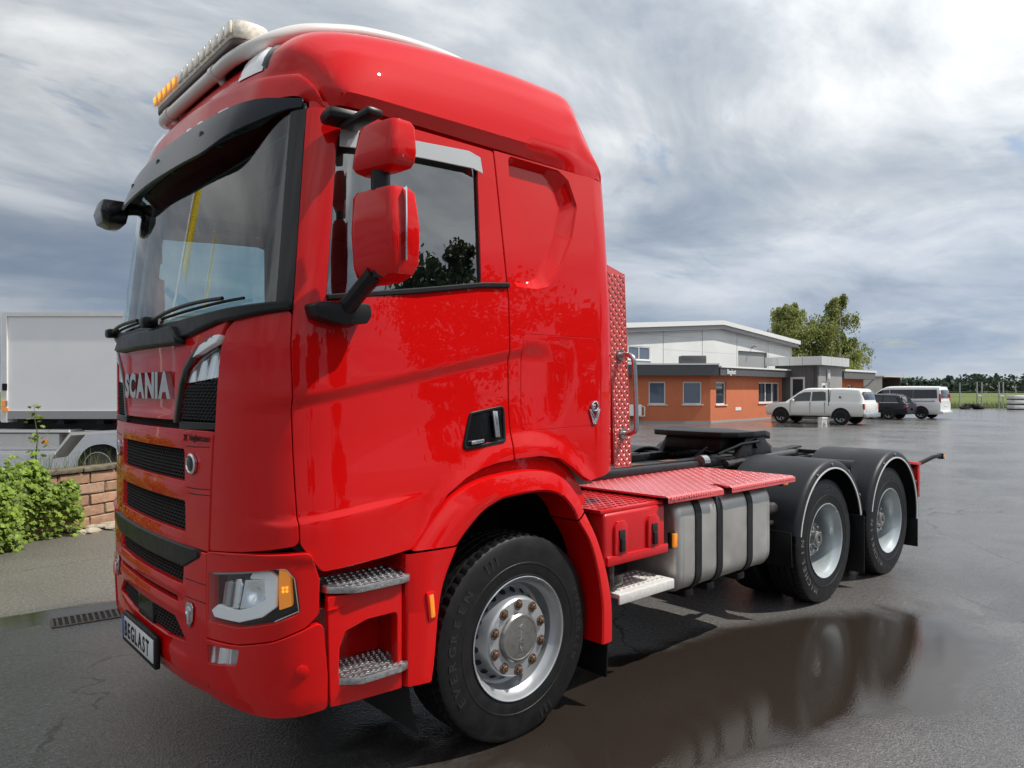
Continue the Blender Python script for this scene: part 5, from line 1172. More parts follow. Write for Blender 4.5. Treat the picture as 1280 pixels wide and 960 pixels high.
def wall_open(F,t0,t1,z0,z1,openings,mat,name,parent,th=.25):
    """wall with real openings"""
    ts=sorted({t0,t1,*[q for o in openings for q in o[:2]]}); zs=sorted({z0,z1,*[q for o in openings for q in o[2:4]]}); m=MB()
    for a,b in zip(ts,ts[1:]):
        run=None
        for c,d in zip(zs,zs[1:]):
            if any(o[0]<=(a+b)/2<=o[1] and o[2]<=(c+d)/2<=o[3] for o in openings): continue
            F.slab(m,a,b,c,d,-th,0)
    bm=bmesh.new(); me=bpy.data.meshes.new('t'); me.from_pydata(m.v,[],m.f); bm.from_mesh(me); bmesh.ops.remove_doubles(bm,verts=bm.verts[:],dist=1e-4)
    # drop coincident interior faces
    seen={}
    for f in bm.faces:
        k=tuple(sorted(v.index for v in f.verts)); seen.setdefault(k,[]).append(f)
    dead=[f for l in seen.values() if len(l)>1 for f in l]; bmesh.ops.delete(bm,geom=dead,context='FACES'); bmesh.ops.recalc_face_normals(bm,faces=bm.faces[:]); bm.to_mesh(me); bm.free(); me.name=name
    return link(name,me,mat,parent)
def window(F,t0,t1,z0,z1,parent,mull=(),pane=None,rec=.10,fw=.07,open_=False):
    m=MB()
    for a,b,c,d in ((t0,t0+fw,z0,z1),(t1-fw,t1,z0,z1),(t0+fw,t1-fw,z0,z0+fw),(t0+fw,t1-fw,z1-fw,z1)): F.slab(m,a,b,c,d,-rec-.05,-rec+.02)
    for q in mull: F.slab(m,q-fw/2,q+fw/2,z0+fw,z1-fw,-rec-.05,-rec+.015)
    w=m.build('window',wframe,parent,None)
    ed=[t0+fw]+[x for q in mull for x in (q-fw/2,q+fw/2)]+[t1-fw]
    for i in range(0,len(ed),2):
        m=MB(); F.slab(m,ed[i],ed[i+1],z0+fw,z1-fw,-rec-.035,-rec-.02); m.build('pane',pane or paneg,w,None)
    m=MB(); F.slab(m,t0-.08,t1+.08,z0-.05,z0-.004,-rec,.06); m.build('sill',wframe,w,None)
    return w
# white hall
hall=empty('white_hall',yd(14.4,50)); hall['label']='white panelled hall with shallow gable roof behind the orange office'; hall['category']='building'
inv=lambda o:o.matrix_world.inverted()
def under(par,fn):
    """parts are modelled in place; keep them there under the parent"""
    pass
hall.location=(0,0,0)
Fh=Face((14.4-.741*15.3,50-.671*15.3),(14.4+.741*10.9,50+.671*10.9)); Lh=Fh.len; PK=15.3
roofz=lambda t: 6.30-abs(t-PK)*.079
seams=[0,4.5,8.98,13.46,17.93,22.47,Lh]
win_t=(3.2,7.6); door_t=(18.1,22.3)
for a,b in zip(seams,seams[1:]):
    m=MB(); g_=.035; ops=[]
    def gp(t0,t1,z0,top=None):
        ts=sorted({t0,t1,*( [PK] if t0<PK<t1 else [])})
        v=[Fh.p(t,z0,0) for t in ts]+[Fh.p(t,(roofz(t) if top is None else top),0) for t in ts[::-1]]; w=[p-Fh.n*.12 for p in v]; n=len(v)
        m.add(v+w,[tuple(range(n)),tuple(range(2*n-1,n-1,-1))]+[(k,(k+1)%n,n+(k+1)%n,n+k) for k in range(n)])
    lo,hi=a+g_,b-g_
    for band in (0,):
        if lo<door_t[0]<hi: gp(lo,door_t[0],0); gp(door_t[1],hi,0); gp(door_t[0],door_t[1],4.62)
        elif lo<win_t[1] and hi>win_t[0]:
            x0,x1=max(lo,win_t[0]),min(hi,win_t[1]); 
            if x0>lo: gp(lo,x0,0)
            if x1<hi: gp(x1,hi,0)
            gp(x0,x1,0,3.60); gp(x0,x1,4.45)
        else: gp(lo,hi,0)
    m.build('wall_panel',hallw,hall,None)
for a,b in zip(seams,seams[1:]):
    for z in (2.2,3.3,4.35,5.25):
        if (a<win_t[1] and b>win_t[0] and 3.5<z<4.5) or (abs(a-seams[4])<.1 and z<4.7): continue
        m=MB(); Fh.slab(m,a+.02,b-.02,z,z+.012,.0005,.003); m.build('panel_joint',hallg,hall,None)
m=MB(); Fh.slab(m,.02,Lh-.02,0,5.0,-.4,-.16); m.build('hall_core',hallg,hall,None)
m=MB(); Fh.slab(m,door_t[0]-.05,door_t[1]+.05,0,4.62,-.40,-.36); hd=m.build('overhead_door',hallw,hall,None)
window(Fh,win_t[0],5.35,3.6,4.45,hall,(4.25,),panel_,.04,.07); window(Fh,5.4,win_t[1],3.6,4.45,hall,(6.5,),panel_,.04,.07)
m=MB()
for t0,t1 in ((-.5,PK),(PK,Lh+.5)):
    v=[]
    for d in (.55,-22):
        for t,dz in ((t0,.0),(t1,.0),(t1,.30),(t0,.30)): v.append(Fh.p(t,roofz(t)+dz,d))
    m.add(v,[(0,1,2,3),(7,6,5,4),(0,4,5,1),(1,5,6,2),(2,6,7,3),(3,7,4,0)])
m.build('roof',hallf,hall,None)
m=MB()
for t0,t1 in ((-.4,PK),(PK,Lh+.4)):
    v=[Fh.p(t,roofz(t)+dz,d) for d in (.10,.42) for t,dz in ((t0,-.26),(t1,-.26),(t1,-.01),(t0,-.01))]
    m.add(v,[(0,1,2,3),(7,6,5,4),(0,4,5,1),(1,5,6,2),(2,6,7,3),(3,7,4,0)])
m.build('gable_trim',hallg,hall,None)
m=MB(); s_end=Face((14.4+.741*10.9,50+.671*10.9),(14.4+.741*10.9-.671*21,50+.671*10.9+.741*21),True); 
for F_ in (Face((14.4+.741*10.9,50+.671*10.9),(14.4+.741*10.9-.671*22,50+.671*10.9+.741*22)),): F_.slab(m,0,22,0,5.45,-.1,.0)
m.build('side_wall',hallw,hall,None)
m=MB(); m.tube([Fh.p(20,4.9,.02),Fh.p(20,5.05,.25),Fh.p(20,4.95,.42)],.05,6); m.build('wall_lamp',hallg,hall)
m=MB(); q0=Fh.p(4.55,6.0,-1.0); m.cyl(q0,q0+Vector((0,0,2.6)),.03,6); m.cyl(q0+Vector((0,0,2.35))-Fh.e*.35,q0+Vector((0,0,2.35))+Fh.e*1.1,.022,6)
for k in range(6): m.cyl(q0+Vector((0,0,2.35-.15))+Fh.e*(.1+k*.16),q0+Vector((0,0,2.35+.15))+Fh.e*(.1+k*.16),.012,5)
ae=m.build('roof_aerial',fasc,hall)
# orange office with dark fascia
off=empty('orange_office'); tag(off,'low orange rendered office with dark grey fascia and white windows','building')
Fa=Face((-2.0,37.5),(10.45,37.5)); Fb=Face((10.45,37.5),(16.75,44.17)); zt=2.62
wa=[(9.2,10.1,.98,2.18),(11.0,12.0,.98,2.18),(6.9,7.8,.98,2.18)]
wall_open(Fa,0,Fa.len,0,zt,wa,orange,'wall',off)
for w in wa: window(Fa,*w,off,(),panel_)
wb=[(.62,1.78,.95,2.18),(5.85,8.85,.98,2.20)]
wall_open(Fb,0.0,Fb.len,0,zt,wb,orange,'wall',off)
window(Fb,*wb[0],off,(),paneg); window(Fb,*wb[1],off,(6.95,7.9),paneg)
m=MB(); Fa.slab(m,-.5,Fa.len+.32,2.50,3.05,-.20,.42); m.build('fascia',fasc,off,None)
m=MB(); Fa.slab(m,-.5,Fa.len+.36,3.052,3.13,-.6,.46); m.build('roof_edge',hallf,off,None)
m=MB(); Fb.slab(m,.30,Fb.len+.3,2.52,2.93,-.20,.42); fb_=m.build('fascia',fasc,off,None)
m=MB(); Fb.slab(m,.30,Fb.len+.3,2.932,3.02,-.6,.48); m.build('roof_edge',hallf,off,None)
m=MB(); m.add([Fa.p(0,2.95,0),Fa.p(Fa.len,2.95,0),Fb.p(Fb.len,2.95,0),Fb.p(Fb.len,2.95,-9),Fa.p(0,2.95,-12)],[(0,1,2,3,4)]); m.build('flat_roof',fasc,off,None)
m=MB(); Fa.slab(m,.3,Fa.len-.3,0,2.5,-2.6,-2.5); Fb.slab(m,.5,Fb.len,0,2.5,-2.6,-2.5); m.build('inner_wall',brown,off,None)
m=MB(); Fa.slab(m,0,Fa.len+.02,0,.10,.0,.02); Fb.slab(m,0,Fb.len,0,.10,.0,.02); m.build('plinth',hallg,off,None)
vs_,fs_=text_geo('Beglast',.36,.004,.015); M=mat4(Fb.p(1.0,2.60,.435),Fb.e,(0,0,1),Fb.n); m=MB(); m.add(vs_,fs_,M); m.build('sign_lettering',hallf,off,None)
m=MB(); Fb.slab(m,2.85,3.55,.60,.78,0,.02); m.build('house_number_plate',wframe,off,None)
m=MB(); q=Fa.p(8.35,.70,.25); 
ac=MB(); Fa.slab(ac,7.85,8.75,.40,.98,.06,.40); aco=ac.build('heat_pump',wframe,None,None); tag(aco,'white heat pump unit on the orange office wall beside the grab rail','heat pump')
m=MB(); m.tube([Fa.p(8.80,.9,.2),Fa.p(8.95,.85,.2),Fa.p(8.95,.38,.2),Fa.p(8.5,.34,.2)],.035,6); m.build('pipe',wframe,aco)
# roof unit on the office
m=MB(); qq=Fa.p(11.6,3.13,-.4); m.box(qq+Vector((0,0,.22)),(1.3,.8,.42),.05,Euler((0,0,R_(-42)))); ru=m.build('roof_unit',fasc,None); tag(ru,'dark ventilation unit on the flat roof of the orange office','vent')
# grey entrance block
ent=empty('entrance_block'); tag(ent,'grey clad entrance block with pale metal roof band behind the white pickup','building')
Fl=Face((18.46,43.0),(18.46-.741*2.6,43.0+.671*2.6)); Fr=Face((18.46,43.0),(18.46+.671*4.5,43.0+.741*4.5))
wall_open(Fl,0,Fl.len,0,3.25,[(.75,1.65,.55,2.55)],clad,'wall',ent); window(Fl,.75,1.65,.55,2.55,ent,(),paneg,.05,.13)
for k in range(9):
    m=MB(); Fl.slab(m,.05+k*.31,.07+k*.31,0,3.2,.003,.02)
    if not .70<.06+k*.31<1.7: m.build('batten',clad,ent,None)
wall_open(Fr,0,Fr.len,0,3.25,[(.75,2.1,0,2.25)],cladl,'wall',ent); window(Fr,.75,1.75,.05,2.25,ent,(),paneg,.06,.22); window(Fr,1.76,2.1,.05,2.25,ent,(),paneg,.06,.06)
for F_,L_ in ((Fl,Fl.len+.5),(Fr,Fr.len+.3)):
    n=int(L_/.62); w_=L_/n
    for k in range(n):
        m=MB(); F_.slab(m,-.36*(1 if k==0 else 0)+k*w_+.01,(k+1)*w_-.012,3.25,3.78,.02,.36); m.build('roof_band_panel',fascl if F_ is Fr else hallf,ent,None)
m=MB(); m.add([Fl.p(-.3,3.74,.3),Fl.p(Fl.len+.3,3.74,.3),Fl.p(Fl.len+.3,3.74,-4),Fr.p(Fr.len,3.74,.3)],[(0,1,2,3)]); m.build('flat_roof',hallg,ent,None)
m=MB(); Fr.slab(m,1.55,1.95,2.45,3.0,.02,.10); m.build('wall_sign',fascl,ent,None); m=MB(); Fr.slab(m,1.50,1.56,1.9,3.05,.02,.08); m.build('cable_duct',fascl,ent,None)
# small orange wing
wing=empty('orange_wing'); tag(wing,'small orange wing with grey eaves at the right end of the office','building')
Fw=Face((21.6,47.4),(25.2,51.2)); wall_open(Fw,0,Fw.len,0,2.5,[(2.2,3.0,1.0,2.1)],orange,'wall',wing); window(Fw,2.2,3.0,1.0,2.1,wing,(),paneg)
m=MB(); Fw.slab(m,-.3,Fw.len+.9,2.50,2.98,-.1,.6); m.build('fascia',clad,wing,None); m=MB(); Fw.slab(m,-.3,Fw.len+1.0,2.985,3.12,-3,.66); m.build('roof_edge',hallf,wing,None)
Fw2=Face((25.2,51.2),(25.2-2.5,51.2+2.7)); m=MB(); Fw2.slab(m,0,3.5,0,2.5,-.2,0); m.build('wall',orange,wing,None)
m=MB(); m.tube([Fw.p(Fw.len+.8,2.5,.5),Fw.p(Fw.len+.3,2.1,.3),Fw.p(Fw.len+.05,1.9,.05)],.05,6); m.build('downpipe',hallg,wing)
# cream shed with one open brown end
shed=empty('cream_shed'); tag(shed,'cream flat roofed shed with dark open end beyond the parked van','shed')
Fs=Face((28.6,60.5),(31.2,60.0)); Fs2=Face((31.2,60.0),(34.6,63.4)); m=MB(); Fs.slab(m,0,Fs.len,0,2.85,-.15,0); m.build('wall',cream,shed,None); m=MB(); Fs2.slab(m,0,Fs2.len,0,2.85,-1.9,-1.8); m.build('back_wall',brown,shed,None)
m=MB(); m.add([Fs.p(-.2,2.86,.2),Fs.p(Fs.len+.1,2.86,.2),Fs2.p(Fs2.len+1.3,2.86,.4),Fs.p(-.2,2.86,-5)],[(0,1,2,3)]); m.add([Fs.p(-.2,2.96,.2),Fs.p(Fs.len+.1,2.96,.2),Fs2.p(Fs2.len+1.3,2.96,.4),Fs.p(-.2,2.96,-5)],[(0,1,2,3)]); k=len(m.v); m.f+=[(k-8+i,k-8+(i+1)%4,k-4+(i+1)%4,k-4+i) for i in range(4)]; m.m+=[0]*4; m.build('roof',cream,shed,None)
m=MB(); Fs2.slab(m,Fs2.len-.15,Fs2.len,0,2.85,-1.8,0); m.build('post',brown,shed,None)
# ------------------------------------------------------------------ parked vehicles
vwhite=pm('white_car_paint',(.80,.80,.79),.35,coat=1); vcream=pm('pearl_white_paint',(.80,.78,.73),.35,coat=1); vdark=pm('dark_blue_paint',(.008,.010,.018),.4,coat=.45,spec=.2); vglass=pm('tinted_glass',(.012,.014,.016),.04,coat=1); vlamp=pm('tail_lamp_red',(.35,.012,.014),.2,coat=1)
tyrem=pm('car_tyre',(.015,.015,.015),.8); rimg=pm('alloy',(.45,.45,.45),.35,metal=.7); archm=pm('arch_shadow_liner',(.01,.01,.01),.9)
def sect(x,zb,zt,w,wt=None,crown=.03):
    wt=wt or w*.93; half=[(w*.90,zb),(w*.985,zb+.10),(w,zb+.28*(zt-zb)+.05),(w,zb+.62*(zt-zb)),(w*.975,zt-.07),(wt,zt-.01),(wt*.5,zt+crown)]
    return [(x,y,z) for y,z in half]+[(x,-y,z) for y,z in half[::-1]]
def gsec(x,zb,zt,w,wt):
    h=max(.05,zt-.07-zb); half=[(w*.98,zb),(w,zb+.02),(w+(wt-w)*.33,zb+.33*h),(w+(wt-w)*.66,zb+.66*h),(wt,zb+h),(wt*.9,zt-.015),(wt*.5,zt+.02)]
    return [(x,y,z) for y,z in half]+[(x,-y,z) for y,z in half[::-1]]
def loft(name,secs,mat,par):
    rows_=[]; 
    for k in range(14): pass
    cols_=list(zip(*[[Vector(p) for p in s] for s in secs])); cc=[crv3(list(c),3) for c in cols_]; n=len(cc[0])
    for j in range(n): rows_.append([c[j] for c in cc])
    m=MB(); m.grid(rows_,closed=True); P_=len(rows_[0]); m.f+=[tuple(range(P_)),tuple(len(m.v)-P_+k for k in range(P_))]; m.m+=[0,0]
    return m.build(name,mat,par,45)
def vwheel(par,x,y,r,sg,sp=5,rw=.22):
    w=empty('wheel',parent=par); M=YAX((x,y,r),sg)
    m=MB(); m.lathe([(r*.62,-rw/2),(r*.85,-rw/2),(r*.97,-rw*.42),(r,-rw*.3),(r,rw*.3),(r*.97,rw*.42),(r*.85,rw/2),(r*.64,rw/2),(r*.62,rw*.4)],32,M); m.build('tyre',tyrem,w,40)
    m=MB(); m.lathe([(r*.64,rw*.42),(r*.62,rw*.46),(r*.58,rw*.40),(r*.56,0)],32,M); m.lathe([(r*.18,rw*.3),(r*.15,rw*.4),(0,rw*.42)],16,M)
    for k in range(sp):
        a=2*math.pi*k/sp+.3
        for da in (-.16,.16):
            p=[M@Vector((math.cos(a+da*q)*q*r*.58+0,math.sin(a+da*q)*q*r*.58,rw*.36)) for q in (.15,.6,1.0)]; m.tube(p,r*.055,5)
    m.build('rim',rimg,w,40)
    m=MB(); m.lathe([(0,-rw*.1),(r*.6,-rw*.1)],24,M); m.build('brake',archm,w,None)
def sidepanel(name,pts,y_of,mat,par,sg):
    """flat-ish panel on the flank: pts (x,z); y_of(z) gives the half width there"""
    m=MB(); v=[(x,sg*(y_of(z)+.012),z) for x,z in pts]; u=[(x,sg*(y_of(z)-.03),z) for x,z in pts]; n=len(v)
    m.add(v+u,[tuple(range(n)),tuple(range(2*n-1,n-1,-1))]+[(k,(k+1)%n,n+(k+1)%n,n+k) for k in range(n)]); return m.build(name,mat,par,None)
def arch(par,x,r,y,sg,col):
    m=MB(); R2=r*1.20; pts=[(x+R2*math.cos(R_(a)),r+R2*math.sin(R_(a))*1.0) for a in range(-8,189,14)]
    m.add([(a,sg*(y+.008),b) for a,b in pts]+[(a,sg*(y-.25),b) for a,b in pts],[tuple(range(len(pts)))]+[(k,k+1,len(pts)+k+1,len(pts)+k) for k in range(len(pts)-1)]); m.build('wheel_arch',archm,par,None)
# pickup with canopy
pk=empty('pickup_truck',yd(16.48+.741*.82,35.6+.671*.82),R_(-90)); tag(pk,'white pickup with a hard canopy parked at the grey entrance','pickup')
loft('body',[sect(-1.12,.62,1.02,.78),sect(-1.06,.45,1.10,.90),sect(-.6,.42,1.14,.925),sect(.5,.40,1.15,.93),sect(2.0,.38,1.12,.93),sect(3.0,.38,1.10,.925),sect(3.7,.40,1.04,.90),sect(4.05,.42,.96,.80),sect(4.16,.50,.80,.62)],vcream,pk)
loft('cab_roof',[gsec(.62,1.06,1.80,.86,.70),gsec(.9,1.06,1.82,.87,.69),gsec(1.7,1.06,1.83,.87,.69),gsec(2.05,1.06,1.77,.87,.69),gsec(2.6,1.04,1.42,.86,.70),gsec(3.05,1.02,1.10,.84,.74)],vcream,pk)
loft('canopy',[gsec(-1.08,1.05,1.12,.84,.70),gsec(-1.0,1.06,1.40,.85,.70),gsec(-.86,1.06,1.72,.86,.70),gsec(-.7,1.06,1.79,.86,.70),gsec(.2,1.06,1.83,.87,.70),gsec(.58,1.06,1.82,.87,.70)],vcream,pk)
yk=lambda z: itp(z,[1.06,1.75],[.872,.695])
for sg in (1,-1):
    sidepanel('side_window',[(.78,1.20),(1.52,1.18),(1.52,1.64),(1.0,1.67),(.84,1.62)],yk,vglass,pk,sg); sidepanel('side_window',[(1.60,1.18),(2.70,1.16),(2.25,1.52),(1.95,1.63),(1.60,1.64)],yk,vglass,pk,sg)
    sidepanel('canopy_seam',[(.58,.95),(.61,.95),(.72,1.78),(.68,1.78)],lambda z:itp(z,[.9,1.06,1.10,1.75],[.93,.93,.868,.705]),archm,pk,sg)
    for x in (1.56,.80,2.62): sidepanel('door_seam',[(x,.55),(x+.012,.55),(x+.012,1.12),(x,1.12)],lambda z:.928,archm,pk,sg)
    sidepanel('sill_step',[(.55,.36),(2.6,.36),(2.6,.42),(.55,.42)],lambda z:.90,archm,pk,sg)
    m=MB(); m.box((2.45,sg*1.0,1.20),(.12,.20,.16),.04); m.build('door_mirror',vcream,pk)
    for x in (0,3.15): arch(pk,x,.39,.93,sg,None); vwheel(pk,x,sg*.83,.39,sg,6)
    m=MB(); m.box((-1.08,sg*.84,.92),(.10,.12,.30),.03); m.build('tail_lamp',vlamp,pk)
    m=MB(); m.box((3.98,sg*.72,.84),(.25,.25,.14),.05); m.build('headlamp',lensw,pk)
m=MB(); m.box((-1.0,0,1.45),(.03,1.30,.42),.01,Euler((0,R_(14),0))); m.build('rear_window',vglass,pk)
m=MB(); m.box((-1.16,0,.50),(.16,1.75,.20),.04); m.build('rear_bumper',chrome,pk)
m=MB(); m.box((-1.125,0,.82),(.02,1.4,.46),.01); m.build('tailgate',vcream,pk)
m=MB(); m.cyl((.05,.875,1.38),(.05,.90,1.38),.05,12); m.build('badge',archm,pk)
# dark estate car
ca=empty('estate_car',yd(22.27+.741*.75,42+.671*.75),R_(-90)); tag(ca,'dark blue estate car parked between the pickup and the white van','car')
loft('body',[sect(-.98,.50,.80,.70),sect(-.93,.34,.95,.84),sect(-.5,.28,.98,.90),sect(.6,.25,.97,.91),sect(2.0,.25,.94,.90),sect(2.9,.27,.88,.88),sect(3.5,.30,.74,.78),sect(3.66,.38,.60,.55)],vdark,ca)
loft('cabin',[gsec(-.86,.90,.98,.78,.70),gsec(-.62,.92,1.25,.80,.64),gsec(-.42,.92,1.42,.80,.62),gsec(.6,.92,1.47,.80,.62),gsec(1.2,.92,1.45,.80,.62),gsec(1.7,.90,1.24,.78,.64),gsec(2.25,.88,.95,.74,.68)],vdark,ca)
yk=lambda z: itp(z,[.92,1.39],[.80,.622])
for sg in (1,-1):
    sidepanel('side_window',[(-.45,1.03),(.35,1.01),(.35,1.35),(.0,1.36),(-.3,1.30)],yk,vglass,ca,sg); sidepanel('side_window',[(.42,1.01),(1.85,.99),(1.4,1.28),(1.15,1.35),(.42,1.35)],yk,vglass,ca,sg)
    sidepanel('window_trim',[(-.50,1.00),(1.9,.965),(1.9,.985),(-.50,1.02)],lambda z:.83,chrome,ca,sg)
    for x in (0,2.82): arch(ca,x,.335,.905,sg,None); vwheel(ca,x,sg*.81,.335,sg,5)
    m=MB(); m.box((-.90,sg*.70,.78),(.16,.34,.15),.03); m.build('tail_lamp',vlamp,ca)
    m=MB(); m.tube([(-.3,sg*.60,1.47),(.3,sg*.62,1.52),(1.0,sg*.62,1.50)],.015,5); m.build('roof_rail',rimg,ca)
m=MB(); m.box((-.70,0,1.17),(.03,1.22,.36),.01,Euler((0,R_(38),0))); m.build('rear_window',vglass,ca)
m=MB(); m.box((-.965,0,.62),(.03,.52,.12),.005); m.build('number_plate',plw,ca)
# white van
va=empty('white_van',yd(24.75+.741*.82,43.0+.671*.82),R_(-90)); tag(va,'white minibus van with dark side glass, rightmost of the parked vehicles','van')
loft('body',[sect(-1.04,.50,1.02,.86),sect(-1.00,.32,1.12,.95),sect(-.6,.28,1.15,.97),sect(1.0,.27,1.15,.98),sect(2.6,.28,1.14,.97),sect(3.4,.30,1.06,.93),sect(3.75,.34,.88,.82),sect(3.88,.44,.70,.6)],vwhite,va)
loft('upper_body',[gsec(-1.02,1.05,1.20,.90,.80),gsec(-.98,1.06,1.70,.91,.78),gsec(-.90,1.06,1.90,.92,.76),gsec(-.7,1.06,1.95,.92,.76),gsec(1.6,1.06,1.96,.92,.76),gsec(2.2,1.06,1.88,.92,.76),gsec(2.7,1.05,1.55,.90,.78),gsec(3.3,1.02,1.10,.84,.78)],vwhite,va)
yk=lambda z: itp(z,[1.06,1.88],[.92,.765])
for sg in (1,-1):
    sidepanel('side_window',[(-.86,1.25),(.47,1.23),(.47,1.77),(-.80,1.77)],yk,vglass,va,sg); sidepanel('side_window',[(.485,1.23),(1.80,1.21),(1.80,1.77),(.485,1.77)],yk,vglass,va,sg); sidepanel('side_window',[(1.84,1.21),(2.95,1.16),(2.50,1.60),(2.28,1.74),(1.84,1.77)],yk,vglass,va,sg)
    sidepanel('slide_rail',[(-.75,1.085),(.55,1.07),(.55,1.09),(-.75,1.105)],lambda z:.975,archm,va,sg)
    for x in (0,2.93): arch(va,x,.36,.975,sg,None); vwheel(va,x,sg*.88,.36,sg,5)
    m=MB(); m.box((-1.0,sg*.86,1.25),(.10,.13,.55),.03); m.build('tail_lamp',vlamp,va)
m=MB(); m.box((-1.005,0,1.50),(.03,1.40,.50),.02,Euler((0,R_(5),0))); m.build('rear_window',vglass,va)
m=MB(); m.box((-1.10,0,.42),(.14,1.80,.16),.04); m.build('rear_bumper',vwhite,va)
m=MB(); m.box((-1.045,0,.80),(.02,.52,.12),.004); m.build('number_plate',plw,va)
# ------------------------------------------------------------------ right-hand edge: fence, pallets, trailer wheel, tyre heap
galv=pm('galvanised_post',(.45,.46,.46),.45,metal=.4)
fe=empty('yard_fence'); tag(fe,'thin wire mesh fence with galvanised gate posts along the meadow','fence')
pxs=[(36.0,2.0),(38.8,2.0),(41.7,2.45),(43.3,2.5),(43.75,2.5),(45.35,2.5),(45.75,2.5),(46.9,2.2),(49.5,2.0),(53,2.0)]
for a,h in pxs:
    m=MB(); m.cyl(yd(a,66.3),yd(a,66.3,h),.055 if h>2.2 else .035,8); m.build('post',galv,fe)
for z in (.25,.7,1.15,1.6):
    m=MB(); m.cyl(yd(36,66.3,z),yd(53,66.3,z),.012,4); m.build('wire',galv,fe)
m=MB()
for k in range(120): m.cyl(yd(36+k*.142,66.3,.2),yd(36+k*.142,66.3,1.65),.006,3)
w_=m.build('wire_mesh',galv,fe); w_['kind']='stuff'
for a in (43.5,45.55):
    m=MB(); m.box(yd(a,66.25,1.2),(.35,.12,.16),.02,Euler((0,0,R_(-42)))); m.build('gate_box',wframe,fe)
th=[]; rh=random.Random(9)
for k in range(7):
    m=MB(); M=Matrix.Translation(yd(41.3+k*.26+rh.uniform(-.1,.1),65.2+rh.uniform(-.4,.2),.13+(.2 if k in (2,3,4) else 0)))@Euler((rh.uniform(-.3,.3),rh.uniform(-.3,.3),0)).to_matrix().to_4x4()
    m.lathe([(.22,-.09),(.32,-.10),(.36,-.05),(.36,.05),(.32,.10),(.22,.09),(.22,-.09)],20,M); o=m.build('old_tyre',tyrem,None,40); tag(o,'old tyre in the heap at the foot of the wire fence','tyre','tyres heaped by the fence')
for i in range(3):
    for k in range(3):
        m=MB(); a=45.0+i*1.05; m.box(yd(a,63.6,.24+k*.44),(.95,.95,.34),.03,Euler((0,0,R_(-42)))); o=m.build('white_crate',wframe,None)
        tag(o,'white crate in the stacks beside the fence, '+('bottom','middle','top')[k]+' row, stack '+('nearest the gate posts','in the middle','at the picture edge')[i],'crate','crates stacked by the fence')
        m=MB(); m.box(yd(a,63.6,.05+k*.44),(.98,.98,.09),.01,Euler((0,0,R_(-42)))); m.build('pallet',archm,o)
tr=empty('tank_trailer',yd(38.4,51.5)); tag(tr,'small trailer whose dark wheel shows at the right picture edge','trailer')
m=MB(); m.lathe([(.28,-.15),(.42,-.16),(.50,-.10),(.50,.10),(.42,.16),(.28,.15)],28,mat4((-.2,0,.5),DX.cross(Vector((0,0,1))),(0,0,1),-DX)); m.build('tyre',tyrem,tr,40)
m=MB(); m.lathe([(.28,.12),(.1,.16),(0,.16)],20,mat4((-.2,0,.5),DX.cross(Vector((0,0,1))),(0,0,1),-DX)); m.build('rim',galv,tr)
m=MB(); m.box((0,0,0),(2.2,1.0,.5),.08); m.v=[tuple(RX*(x+1.0)+DX*(y+.4)+Vector((0,0,z+.95))) for x,y,z in m.v]; m.build('tank',wframe,tr)

# ------------------------------------------------------------------ left: wall, ivy, box trailer, drain
WD=(Vector((0,0,0))+RX*.375+DX*.927).normalized(); WN=Vector((WD.y,-WD.x,0)); WO=yd(-5.24,9.33)
if WN.dot(O0-WO)<0: WN=-WN
def wp(t,d,z): return WO+WD*t+WN*d+Vector((0,0,z))
sand=[pm('sandstone_%d'%k,c,.85,var=.22,vscale=9,bump=.5,bscale=35) for k,c in enumerate([(.34,.20,.125),(.40,.235,.15),(.30,.175,.11),(.37,.24,.16)])]
mort=pm('old_mortar',(.10,.085,.065),.95,var=.3,vscale=20)
gw=empty('garden_wall'); tag(gw,'low sandstone block wall with weathered coping left of the truck','wall')
RW=mat4((0,0,0),WD,WN,(0,0,1)) if WD.cross(WN).z>0 else mat4((0,0,0),-WD,WN,(0,0,1))
bmesh_=[]
for k in range(5):
    bm=bmesh.new(); bmesh.ops.create_cube(bm,size=1)
    for v in bm.verts: v.co=Vector((v.co.x*(.40+random.uniform(-.012,.012)),v.co.y*.20,v.co.z*(.125+random.uniform(-.006,.004))))
    bmesh.ops.bevel(bm,geom=bm.edges[:],offset=.014,segments=2,profile=.5,affect='EDGES')
    for v in bm.verts: v.co+=Vector((random.uniform(-.004,.004),random.uniform(-.005,.005),random.uniform(-.004,.004)))
    me=bpy.data.meshes.new('brick'); bm.to_mesh(me); bm.free(); me.materials.append(sand[k%4]); bmesh_.append(me)
for c in range(5):
    for k in range(13):
        t=-3.1+k*.418+(.21 if c%2 else 0); o=bpy.data.objects.new('brick',random.choice(bmesh_)); COL.objects.link(o); o.parent=gw
        o.matrix_local=Matrix.Translation(wp(t,random.uniform(-.008,.010),.07+c*.139))@RW@Euler((random.uniform(-.02,.02),random.uniform(-.012,.012),random.uniform(-.012,.012))).to_matrix().to_4x4()
cop=pm('mossy_coping',(.13,.105,.07),.95,var=.5,vscale=10,bump=.5,bscale=25)
for k in range(12):
    m=MB(); m.box((0,0,0),(.44,.27,.055),.012); o=m.build('coping_stone',cop,gw); o.matrix_local=Matrix.Translation(wp(-3.0+k*.455,.0,.735+random.uniform(-.006,.006)))@RW
m=MB(); m.box((0,0,0),(5.4,.16,.70)); mo=m.build('mortar_core',mort,gw); mo.matrix_local=Matrix.Translation(wp(-.6,-.005,.35))@RW
